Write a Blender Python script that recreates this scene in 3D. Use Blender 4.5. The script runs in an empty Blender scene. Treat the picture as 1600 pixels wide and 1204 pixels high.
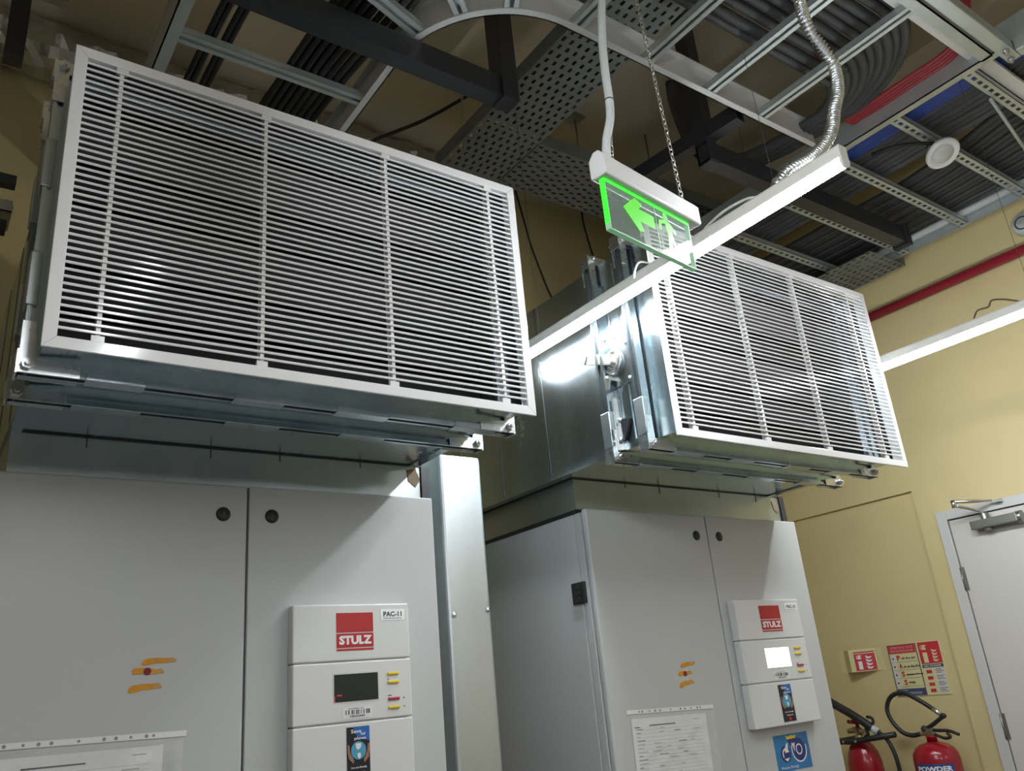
import bpy, bmesh, math, random
from mathutils import Vector, Matrix

random.seed(7)
PI = math.pi
scn = bpy.context.scene
COL = scn.collection

# ------------------------------------------------------------------ camera, world, exposure
cam_d = bpy.data.cameras.new('camera')
cam_d.sensor_width = 36.0
cam_d.lens = 1292.76 / 1600 * 36.0
cam_d.clip_start = 0.02
cam = bpy.data.objects.new('camera', cam_d)
COL.objects.link(cam)
R0 = (0.81382261, -0.57435898, -0.08834319)
R1 = (0.13361527, 0.33289797, -0.93344839)
R2 = (0.56554373, 0.74785741, 0.34766303)
cam.matrix_world = Matrix(((R0[0], -R1[0], -R2[0], 0.0),
                           (R0[1], -R1[1], -R2[1], 0.0),
                           (R0[2], -R1[2], -R2[2], 1.5),
                           (0, 0, 0, 1)))
scn.camera = cam

world = bpy.data.worlds.new('world')
scn.world = world
world.use_nodes = True
world.node_tree.nodes['Background'].inputs[0].default_value = (0.9, 0.95, 1.0, 1)
world.node_tree.nodes['Background'].inputs[1].default_value = 0.02

scn.view_settings.view_transform = 'Standard'
scn.view_settings.look = 'None'
scn.view_settings.exposure = 0.0
scn.view_settings.gamma = 1.0
scn.view_settings.use_curve_mapping = False

TUBE_POWER = 128.0      # emission strength of the LED batten diffusers


# ------------------------------------------------------------------ materials
def new_mat(name):
    m = bpy.data.materials.new(name)
    m.use_nodes = True
    nt = m.node_tree
    return m, nt, nt.nodes['Principled BSDF']


def paint(name, col, rough=0.45, metal=0.0, noise=0.0, nscale=8.0, bump=0.0, bscale=300.0, spec=0.5, coat=0.0):
    m, nt, b = new_mat(name)
    b.inputs['Base Color'].default_value = (*col, 1)
    b.inputs['Roughness'].default_value = rough
    b.inputs['Metallic'].default_value = metal
    b.inputs['Specular IOR Level'].default_value = spec
    b.inputs['Coat Weight'].default_value = coat
    N, L = nt.nodes.new, nt.links.new
    if noise or bump:
        tc = N('ShaderNodeTexCoord')
    if noise:
        n = N('ShaderNodeTexNoise')
        n.inputs['Scale'].default_value = nscale
        n.inputs['Detail'].default_value = 4
        L(tc.outputs['Object'], n.inputs['Vector'])
        r = N('ShaderNodeValToRGB')
        r.color_ramp.elements[0].position = 0.3
        r.color_ramp.elements[1].position = 0.7
        r.color_ramp.elements[0].color = tuple(c * (1 - noise) for c in col) + (1,)
        r.color_ramp.elements[1].color = tuple(min(1, c * (1 + noise)) for c in col) + (1,)
        L(n.outputs['Fac'], r.inputs['Fac'])
        L(r.outputs['Color'], b.inputs['Base Color'])
    if bump:
        n2 = N('ShaderNodeTexNoise')
        n2.inputs['Scale'].default_value = bscale
        n2.inputs['Detail'].default_value = 3
        L(tc.outputs['Object'], n2.inputs['Vector'])
        bp = N('ShaderNodeBump')
        bp.inputs['Strength'].default_value = bump
        bp.inputs['Distance'].default_value = 0.002
        L(n2.outputs['Fac'], bp.inputs['Height'])
        L(bp.outputs['Normal'], b.inputs['Normal'])
    return m


def galvanized(name, col=(0.54, 0.63, 0.68), rough=0.19, spangle=60.0):
    m, nt, b = new_mat(name)
    N, L = nt.nodes.new, nt.links.new
    tc = N('ShaderNodeTexCoord')
    mp = N('ShaderNodeMapping')
    mp.inputs['Scale'].default_value = (1, 1, 0.12)
    L(tc.outputs['Object'], mp.inputs['Vector'])
    v = N('ShaderNodeTexNoise')
    v.inputs['Scale'].default_value = spangle
    v.inputs['Detail'].default_value = 3
    L(tc.outputs['Object'], v.inputs['Vector'])
    n = N('ShaderNodeTexNoise')
    n.inputs['Scale'].default_value = 9
    n.inputs['Detail'].default_value = 5
    L(mp.outputs['Vector'], n.inputs['Vector'])
    mx = N('ShaderNodeMath')
    mx.operation = 'MULTIPLY'
    L(v.outputs['Fac'], mx.inputs[0])
    mx.inputs[1].default_value = 0.45
    ad = N('ShaderNodeMath')
    ad.operation = 'ADD'
    L(mx.outputs[0], ad.inputs[0])
    L(n.outputs['Fac'], ad.inputs[1])
    r = N('ShaderNodeMapRange')
    r.inputs['From Min'].default_value = 0.35
    r.inputs['From Max'].default_value = 1.0
    r.inputs['To Min'].default_value = rough - 0.05
    r.inputs['To Max'].default_value = rough + 0.10
    L(ad.outputs[0], r.inputs['Value'])
    L(r.outputs[0], b.inputs['Roughness'])
    cr = N('ShaderNodeValToRGB')
    cr.color_ramp.elements[0].position = 0.3
    cr.color_ramp.elements[1].position = 0.95
    cr.color_ramp.elements[0].color = tuple(c * 0.90 for c in col) + (1,)
    cr.color_ramp.elements[1].color = tuple(c * 1.08 for c in col) + (1,)
    L(ad.outputs[0], cr.inputs['Fac'])
    L(cr.outputs['Color'], b.inputs['Base Color'])
    b.inputs['Metallic'].default_value = 1.0
    bp = N('ShaderNodeBump')
    bp.inputs['Strength'].default_value = 0.10
    bp.inputs['Distance'].default_value = 0.004
    n3 = N('ShaderNodeTexNoise')
    n3.inputs['Scale'].default_value = 5
    L(mp.outputs['Vector'], n3.inputs['Vector'])
    L(n3.outputs['Fac'], bp.inputs['Height'])
    L(bp.outputs['Normal'], b.inputs['Normal'])
    return m


def emit(name, col, strength, base=(0.8, 0.8, 0.8)):
    m, nt, b = new_mat(name)
    b.inputs['Base Color'].default_value = (*base, 1)
    b.inputs['Emission Color'].default_value = (*col, 1)
    b.inputs['Emission Strength'].default_value = strength
    return m


def film(name, tint=(1, 1, 1), opacity=0.12, rough=0.12, bump=0.0):
    m, nt, b = new_mat(name)
    b.inputs['Base Color'].default_value = (*tint, 1)
    b.inputs['Roughness'].default_value = rough
    b.inputs['Alpha'].default_value = opacity
    b.inputs['Specular IOR Level'].default_value = 0.8
    if bump:
        N, L = nt.nodes.new, nt.links.new
        tc = N('ShaderNodeTexCoord')
        n = N('ShaderNodeTexNoise')
        n.inputs['Scale'].default_value = 14
        n.inputs['Distortion'].default_value = 2.5
        L(tc.outputs['Object'], n.inputs['Vector'])
        bp = N('ShaderNodeBump')
        bp.inputs['Strength'].default_value = bump
        bp.inputs['Distance'].default_value = 0.01
        L(n.outputs['Fac'], bp.inputs['Height'])
        L(bp.outputs['Normal'], b.inputs['Normal'])
    return m


M_WALL = paint('wall_paint', (0.60, 0.495, 0.255), 0.55, noise=0.04, nscale=3, bump=0.08, bscale=60)
M_CEIL = paint('ceiling_plaster', (0.60, 0.51, 0.36), 0.85, noise=0.10, nscale=2.5, bump=0.3, bscale=25)
M_WALLG = paint('wall_paint_grey', (0.52, 0.52, 0.51), 0.6)
M_FLOOR = paint('floor_vinyl', (0.23, 0.23, 0.228), 0.4, noise=0.05, nscale=20)
M_CAB = paint('cabinet_powder_coat', (0.50, 0.505, 0.50), 0.36, bump=0.05, bscale=420)
M_PANEL = paint('panel_plastic', (0.66, 0.655, 0.64), 0.40)
M_GRILLE = paint('grille_white_paint', (0.74, 0.73, 0.735), 0.12)
M_GALV = galvanized('galvanized_sheet')
M_GALV_D = galvanized('galvanized_old', (0.42, 0.46, 0.46), 0.34, 40)
M_GALV_R = galvanized('galvanized_dull', (0.60, 0.635, 0.645), 0.44, 50)
M_ZINC = galvanized('zinc_bright', (0.74, 0.76, 0.77), 0.24, 60)
M_LADDER = paint('zinc_tray', (0.50, 0.545, 0.54), 0.42, metal=0.55, noise=0.06, nscale=12)
M_RAIL = paint('zinc_rail_light', (0.66, 0.665, 0.67), 0.45, metal=0.3)
M_STEEL = paint('brushed_steel', (0.62, 0.61, 0.58), 0.3, metal=1.0)
M_HINGE = paint('hinge_metal', (0.30, 0.29, 0.27), 0.4, metal=0.8)
M_BLACK = paint('black_steel_paint', (0.022, 0.023, 0.027), 0.38)
M_GASK = paint('gasket_grey', (0.10, 0.10, 0.10), 0.7)
M_RUB = paint('black_rubber', (0.016, 0.016, 0.017), 0.5)
M_DUCTIN = paint('dark_lining', (0.022, 0.022, 0.024), 0.6)  # near-black puts the duct's inner shade into blades and back sheet
M_CBLACK = paint('cable_black', (0.012, 0.012, 0.014), 0.5)
M_CGREY = paint('cable_dark_grey', (0.050, 0.051, 0.055), 0.55, noise=0.15, nscale=6)
M_CDARK = paint('cable_charcoal', (0.026, 0.025, 0.027), 0.5)
M_CBLUE = paint('cable_blue', (0.03, 0.075, 0.36), 0.4)
M_CRED = paint('cable_red', (0.36, 0.03, 0.035), 0.4)
M_CGREEN = paint('cable_green', (0.02, 0.13, 0.06), 0.4)
M_WHITE = paint('white_plastic', (0.78, 0.77, 0.75), 0.4)
M_PVC = paint('grey_pvc', (0.50, 0.52, 0.52), 0.5)
M_TAG = paint('tag_white', (0.90, 0.90, 0.90), 0.5)
M_PAPER = paint('paper', (0.74, 0.73, 0.72), 0.8)
M_INK = paint('print_ink', (0.05, 0.05, 0.06), 0.8)
M_INKG = paint('print_ink_grey', (0.33, 0.33, 0.34), 0.8)
M_REDLOGO = paint('logo_red', (0.42, 0.018, 0.020), 0.45)
M_LOGOW = paint('logo_white', (0.78, 0.74, 0.73), 0.5)
M_YELLOW = paint('button_yellow', (0.72, 0.52, 0.02), 0.4)
M_BTNRED = paint('button_red', (0.40, 0.03, 0.06), 0.4)
M_LCDOFF = paint('display_dark', (0.022, 0.026, 0.024), 0.18)
M_LCDON = emit('display_lit', (0.86, 1.0, 0.97), 1.25)
M_TURM = paint('turmeric_smear', (0.62, 0.27, 0.02), 0.7, noise=0.12, nscale=60)
M_TURMF = film('turmeric_smear_faint', (0.78, 0.42, 0.10), 0.42, 0.9)
M_TURMF.node_tree.nodes['Principled BSDF'].inputs['Specular IOR Level'].default_value = 0.1
M_VERM = paint('vermilion_dot', (0.20, 0.01, 0.02), 0.7)
M_PIPER = paint('red_pipe_paint', (0.25, 0.012, 0.026), 0.28)
M_EXT = paint('extinguisher_red', (0.29, 0.008, 0.018), 0.22, coat=0.2)
M_BRASS = paint('brass_valve', (0.45, 0.36, 0.22), 0.35, metal=0.8)
M_DOOR = paint('door_paint', (0.57, 0.545, 0.50), 0.45)
M_FRAME = paint('door_frame_paint', (0.55, 0.54, 0.53), 0.45)
M_FOIL = paint('aluminium_foil', (0.55, 0.53, 0.48), 0.25, metal=0.9, bump=1.0, bscale=22)
M_SIGNY = paint('sign_photolum', (0.62, 0.57, 0.30), 0.5)
M_SIGNR = paint('sign_red', (0.50, 0.03, 0.045), 0.45)
M_SIGNPINK = paint('sign_faded', (0.62, 0.30, 0.27), 0.5)
M_NAVY = paint('sign_navy', (0.05, 0.06, 0.14), 0.5)
M_BLUELBL = paint('label_blue', (0.025, 0.055, 0.22), 0.4)
M_SIGNG = paint('sign_grey', (0.60, 0.58, 0.52), 0.5)
M_SKYBL = paint('sticker_blue', (0.02, 0.17, 0.40), 0.4, noise=0.25, nscale=9)
M_DKBL = paint('sticker_dark_blue', (0.02, 0.03, 0.16), 0.4)
M_CYAN = paint('sticker_cyan', (0.08, 0.33, 0.48), 0.4)
M_SKIN = paint('sticker_hand', (0.33, 0.16, 0.10), 0.5)
M_GREENE = emit('sign_green_edge', (0.05, 1.0, 0.04), 1.1, (0.01, 0.15, 0.01))
M_GREEND = emit('sign_green_edge_faint', (0.10, 0.55, 0.14), 0.30, (0.22, 0.36, 0.25))
M_GREEND.node_tree.nodes['Principled BSDF'].inputs['Emission Color'].default_value = (0.25, 0.6, 0.3, 1)
M_GREENP = emit('sign_green_print', (0.10, 0.85, 0.0), 0.75, (0.01, 0.10, 0.0))
M_ACRYL = film('clear_acrylic', (0.36, 0.44, 0.40), 0.26, 0.06)
M_SLEEVE = film('plastic_sleeve', (0.95, 0.95, 0.95), 0.17, 0.08, bump=1.0)
M_LED = emit('led_diffuser', (0.925, 0.97, 1.0), TUBE_POWER, (0.9, 0.9, 0.9))
M_WARM = paint('batten_white', (0.76, 0.74, 0.68), 0.4)


# ------------------------------------------------------------------ mesh building helpers
class MB:
    """Collects simple solids into one mesh (world or local coordinates)."""

    def __init__(self):
        self.v, self.f, self.s = [], [], []

    def add(self, vs, fs, smooth=False):
        o = len(self.v)
        self.v += [tuple(p) for p in vs]
        self.f += [tuple(i + o for i in f) for f in fs]
        self.s += [smooth] * len(fs)
        return self

    def box(self, a, b):
        x0, y0, z0 = (min(a[i], b[i]) for i in range(3))
        x1, y1, z1 = (max(a[i], b[i]) for i in range(3))
        return self.add([(x0, y0, z0), (x1, y0, z0), (x1, y1, z0), (x0, y1, z0),
                         (x0, y0, z1), (x1, y0, z1), (x1, y1, z1), (x0, y1, z1)],
                        [(0, 3, 2, 1), (4, 5, 6, 7), (0, 1, 5, 4), (1, 2, 6, 5), (2, 3, 7, 6), (3, 0, 4, 7)])

    def obox(self, c, ax, ay, az):
        """box from a centre and three half axes"""
        c, ax, ay, az = map(Vector, (c, ax, ay, az))
        vs = [c + ax * i + ay * j + az * k for k in (-1, 1) for i, j in ((-1, -1), (1, -1), (1, 1), (-1, 1))]
        return self.add(vs, [(0, 3, 2, 1), (4, 5, 6, 7), (0, 1, 5, 4), (1, 2, 6, 5), (2, 3, 7, 6), (3, 0, 4, 7)])

    def prism(self, pts, d):
        """extrude a planar polygon (list of 3-D points) by vector d"""
        n = len(pts)
        d = Vector(d)
        vs = [Vector(p) for p in pts] + [Vector(p) + d for p in pts]
        fs = [tuple(range(n))[::-1], tuple(range(n, 2 * n))]
        fs += [(i, (i + 1) % n, n + (i + 1) % n, n + i) for i in range(n)]
        return self.add(vs, fs)

    def tube(self, path, r, n=8, cap=True, smooth=True):
        P = [Vector(p) for p in path]
        rr = r if isinstance(r, (list, tuple)) else [r] * len(P)
        vs, fs = [], []
        t0 = (P[1] - P[0]).normalized()
        u = t0.orthogonal().normalized()
        for i, p in enumerate(P):
            if i == 0:
                t = (P[1] - P[0])
            elif i == len(P) - 1:
                t = (P[-1] - P[-2])
            else:
                t = (P[i + 1] - P[i]).normalized() + (P[i] - P[i - 1]).normalized()
            t = t.normalized() if t.length > 1e-9 else t0
            u = (u - t * u.dot(t))
            u = u.normalized() if u.length > 1e-6 else t.orthogonal().normalized()
            w = t.cross(u)
            for k in range(n):
                a = 2 * PI * k / n
                vs.append(p + (u * math.cos(a) + w * math.sin(a)) * rr[i])
        for i in range(len(P) - 1):
            for k in range(n):
                a, b = i * n + k, i * n + (k + 1) % n
                fs.append((a, b, b + n, a + n))
        self.add(vs, fs, smooth)
        if cap:
            o = len(self.v) - len(vs)
            self.f.append(tuple(o + k for k in range(n))[::-1])
            self.f.append(tuple(o + (len(P) - 1) * n + k for k in range(n)))
            self.s += [False, False]
        return self

    def lathe(self, prof, c, axis=(0, 0, 1), n=20, smooth=True):
        """prof: list of (radius, height along the axis)"""
        ax = Vector(axis).normalized()
        u = ax.orthogonal().normalized()
        w = ax.cross(u)
        c = Vector(c)
        vs, fs = [], []
        for r, h in prof:
            for k in range(n):
                a = 2 * PI * k / n
                vs.append(c + ax * h + (u * math.cos(a) + w * math.sin(a)) * r)
        for i in range(len(prof) - 1):
            for k in range(n):
                a, b = i * n + k, i * n + (k + 1) % n
                fs.append((a, b, b + n, a + n))
        self.add(vs, fs, smooth)
        o = len(self.v) - len(vs)
        self.f.append(tuple(o + k for k in range(n))[::-1])
        self.f.append(tuple(o + (len(prof) - 1) * n + k for k in range(n)))
        self.s += [False, False]
        return self

    def cyl(self, a, b, r, n=16):
        return self.tube([a, b], r, n)

    def sphere(self, c, r, n=10, m=6):
        prof = [(max(1e-4, r * math.sin(PI * i / m)), -r * math.cos(PI * i / m)) for i in range(m + 1)]
        return self.lathe(prof, c, (0, 0, 1), n)

    def torus(self, c, R, r, nrm, n=12, k=6, sx=1.0, up=None):
        nrm = Vector(nrm).normalized()
        u = Vector(up).normalized() if up else nrm.orthogonal().normalized()
        w = nrm.cross(u)
        c = Vector(c)
        vs, fs = [], []
        for i in range(n):
            a = 2 * PI * i / n
            d = u * math.cos(a) * sx + w * math.sin(a)
            dn = (u * math.cos(a) + w * math.sin(a)).normalized()
            for j in range(k):
                b = 2 * PI * j / k
                vs.append(c + d * R + (dn * math.cos(b) + nrm * math.sin(b)) * r)
        for i in range(n):
            for j in range(k):
                fs.append((i * k + j, ((i + 1) % n) * k + j, ((i + 1) % n) * k + (j + 1) % k, i * k + (j + 1) % k))
        return self.add(vs, fs, True)

    def ring_xz(self, x0, x1, z0, z1, y0, y1, w):
        """rectangular frame in an XZ plane between y0 and y1, outer edge given, bar width w"""
        self.box((x0, y0, z0), (x1, y1, z0 + w))
        self.box((x0, y0, z1 - w), (x1, y1, z1))
        self.box((x0, y0, z0 + w), (x0 + w, y1, z1 - w))
        self.box((x1 - w, y0, z0 + w), (x1, y1, z1 - w))
        return self


OFF = {}


def link(o, parent=None):
    COL.objects.link(o)
    if parent is not None:
        o.parent = parent
    return o


def thing(name, label, cat, base=(0, 0, 0), group=None, rotz=0.0, local=False):
    o = bpy.data.objects.new(name, None)
    o.empty_display_size = 0.05
    o.location = base
    o.rotation_euler = (0, 0, rotz)
    o['label'] = label
    o['category'] = cat
    if group:
        o['group'] = group
    OFF[o.name] = Vector((0, 0, 0)) if local else Vector(base)
    return link(o)


def part(name, mb, mat, parent, bevel=0.0, label=None, seg=2):
    off = OFF.get(parent.name, Vector((0, 0, 0)))
    me = mesh_of(name, mb, mat, off, bevel, seg)
    o = bpy.data.objects.new(name, me)
    OFF[o.name] = off
    if label:
        o['label'] = label
    return link(o, parent)


def mesh_of(name, mb, mat, off=Vector((0, 0, 0)), bevel=0.0, seg=2):
    me = bpy.data.meshes.new(name)
    me.from_pydata([tuple(Vector(p) - off) for p in mb.v], [], mb.f)
    for p, s in zip(me.polygons, mb.s):
        p.use_smooth = s
    me.materials.append(mat)
    bm = bmesh.new()
    bm.from_mesh(me)
    bmesh.ops.recalc_face_normals(bm, faces=bm.faces)
    if bevel:
        es = [e for e in bm.edges if len(e.link_faces) == 2 and e.calc_face_angle(0) > 0.7]
        bmesh.ops.bevel(bm, geom=es, offset=bevel, segments=seg, profile=0.5, affect='EDGES', clamp_overlap=True)
    bm.to_mesh(me)
    bm.free()
    return me


def solo(name, mb, mat, label, cat, base=(0, 0, 0), group=None, bevel=0.0, kind=None):
    """a thing that is a single mesh"""
    me = mesh_of(name, mb, mat, Vector(base), bevel)
    o = bpy.data.objects.new(name, me)
    o.location = base
    o['label'] = label
    o['category'] = cat
    if group:
        o['group'] = group
    if kind:
        o['kind'] = kind
    OFF[o.name] = Vector(base)
    return link(o)


def struct(name, mb, mat, parent=None, bevel=0.0):
    me = mesh_of(name, mb, mat, Vector((0, 0, 0)), bevel)
    o = bpy.data.objects.new(name, me)
    if parent is None:
        o['kind'] = 'structure'
    OFF[o.name] = Vector((0, 0, 0))
    return link(o, parent)


def text_mb(s, size, origin, right, up, depth=0.0006, width=None, bold=0.0, height=None):
    """flat lettering: returns an MB; origin = lower left corner, right/up = unit vectors"""
    cu = bpy.data.curves.new('txt', 'FONT')
    cu.body = s
    cu.size = size
    cu.offset = bold
    cu.resolution_u = 2
    ob = bpy.data.objects.new('txt', cu)
    COL.objects.link(ob)
    dg = bpy.context.evaluated_depsgraph_get()
    me = ob.evaluated_get(dg).to_mesh()
    vs = [v.co.copy() for v in me.vertices]
    fs = [tuple(p.vertices) for p in me.polygons]
    ob.evaluated_get(dg).to_mesh_clear()
    bpy.data.objects.remove(ob)
    bpy.data.curves.remove(cu)
    mb = MB()
    if not vs:
        return mb
    x0, x1 = min(v.x for v in vs), max(v.x for v in vs)
    y0, y1 = min(v.y for v in vs), max(v.y for v in vs)
    sx = width / (x1 - x0) if width else 1.0
    sy = height / (y1 - y0) if height else 1.0
    r, u = Vector(right), Vector(up)
    nrm = r.cross(u)
    o = Vector(origin)
    mb.add([o + r * ((v.x - x0) * sx) + u * ((v.y - y0) * sy) + nrm * depth for v in vs], fs)
    return mb


class Face:
    """a flat face with its own 2-D coordinates for printed matter"""

    def __init__(self, o, right, up):
        self.o, self.r, self.u = Vector(o), Vector(right), Vector(up)
        self.n = self.r.cross(self.u)

    def p(self, x, y, d=0.0):
        return self.o + self.r * x + self.u * y + self.n * d

    def rect(self, mb, x0, y0, x1, y1, d=0.0005, t=0.0004):
        return mb.prism([self.p(x0, y0, d), self.p(x1, y0, d), self.p(x1, y1, d), self.p(x0, y1, d)], self.n * t)

    def poly(self, mb, pts, d=0.0005, t=0.0004):
        return mb.prism([self.p(x, y, d) for x, y in pts], self.n * t)

    def disc(self, mb, x, y, r, d=0.0005, t=0.0004, n=20, sx=1.0):
        return self.poly(mb, [(x + r * sx * math.cos(2 * PI * k / n), y + r * math.sin(2 * PI * k / n)) for k in range(n)], d, t)

    def text(self, s, x, y, size, d=0.0012, width=None, bold=0.0, height=None):
        return text_mb(s, size, self.p(x, y), self.r, self.u, d, width, bold, height)


def smooth_path(pts, n=8):
    """Catmull-Rom through the points"""
    P = [Vector(p) for p in pts]
    P = [P[0] * 2 - P[1]] + P + [P[-1] * 2 - P[-2]]
    out = []
    for i in range(1, len(P) - 2):
        a, b, c, d = P[i - 1:i + 3]
        for k in range(n):
            t = k / n
            out.append(0.5 * ((2 * b) + (c - a) * t + (2 * a - 5 * b + 4 * c - d) * t * t + (3 * b - a - 3 * c + d) * t ** 3))
    out.append(P[-2])
    return out


# ------------------------------------------------------------------ the room
XW, YB, ZC = 3.8, 3.0, 4.0         # right wall, wall behind the units, ceiling
XL, YF = -2.6, -3.6
struct('floor', MB().box((XL, YF, -0.1), (XW, YB, 0.0)), M_FLOOR)
struct('ceiling', MB().box((XL - .1, YF - .1, ZC), (XW + .1, YB + .1, ZC + 0.1)), M_CEIL)
XP = XW + 0.024                     # back of the shallow recess in the right wall
struct('wall_right', MB().prism([(XW, YF, 0), (XW, 2.0, 0), (XW, 2.0, 2.225), (XW, YB, 2.225), (XW, YB, ZC), (XW, YF, ZC)], (0.024, 0, 0)).box((XP, YF, 0), (XW + 0.12, YB, ZC)), M_WALL)
struct('wall_back', MB().box((XL, YB, 0), (XW + 0.1, YB + 0.1, ZC)), M_WALL)
struct('wall_left', MB().box((XL - 0.1, YF, 0), (XL, YB, ZC)), M_WALLG)
struct('wall_front', MB().box((XL, YF - 0.1, 0), (XW, YF, ZC)), M_WALLG)
# door in the right wall
d1 = bpy.data.objects.new('door_1', None)
d1['kind'] = 'structure'
link(d1)
OFF['door_1'] = Vector((0, 0, 0))
fr = MB()
fr.box((XW - 0.022, 1.862, 0), (XW, 1.908, 2.098))
fr.box((XW - 0.022, 0.86, 2.057), (XW, 1.862, 2.098))
fr.box((XW - 0.022, 0.86, 0), (XW, 0.905, 2.057))
part('frame', fr, M_FRAME, d1, 0.002)
part('leaf', MB().box((XW - 0.018, 0.909, 0.008), (XW, 1.857, 2.051)), M_DOOR, d1, 0.0015)
part('gap_seal', MB().box((XW - 0.012, 0.905, 2.050), (XW - 0.001, 1.862, 2.058)).box((XW - 0.010, 1.8565, 0.0), (XW - 0.001, 1.8625, 2.058)), M_RUB, d1)
for zc in (1.795, 1.195, 0.35):
    h = MB()
    h.cyl((XW - 0.0225, 1.8615, zc - 0.05), (XW - 0.0225, 1.8615, zc + 0.05), 0.0036, 10)
    h.box((XW - 0.021, 1.845, zc - 0.05), (XW - 0.018, 1.861, zc + 0.05))
    part('hinge', h, M_HINGE, d1)
cl = MB()
cl.box((XW - 0.075, 1.55, 1.985), (XW - 0.018, 1.745, 2.022))
cl.cyl((XW - 0.048, 1.535, 2.003), (XW - 0.048, 1.56, 2.003), 0.026, 16)
cl.cyl((XW - 0.048, 1.685, 1.972), (XW - 0.048, 1.685, 2.05), 0.017, 14)
closer = part('closer', cl, paint('closer_metal', (0.24, 0.235, 0.22), 0.35, metal=0.8), d1, 0.003)
arm = MB()
arm.tube([(XW - 0.048, 1.690, 2.045), (XW - 0.048, 1.698, 2.060), (XW - 0.11, 1.720, 2.075), (XW - 0.17, 1.742, 2.086)], 0.0065, 8)
arm.tube([(XW - 0.17, 1.742, 2.103), (XW - 0.10, 1.685, 2.098), (XW - 0.03, 1.625, 2.092)], [0.0085, 0.0075, 0.004], 8)
arm.cyl((XW - 0.17, 1.742, 2.078), (XW - 0.17, 1.742, 2.110), 0.010, 12)
arm.box((XW - 0.05, 1.605, 2.082), (XW - 0.022, 1.640, 2.096))
part('closer_arm', arm, M_STEEL, closer)


# ------------------------------------------------------------------ cooling units
CW, CH, CD, DSPLIT = 0.983, 1.986, 0.89, 0.511   # width, height, depth, split of the two doors
YFRONT = 1.8


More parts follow.
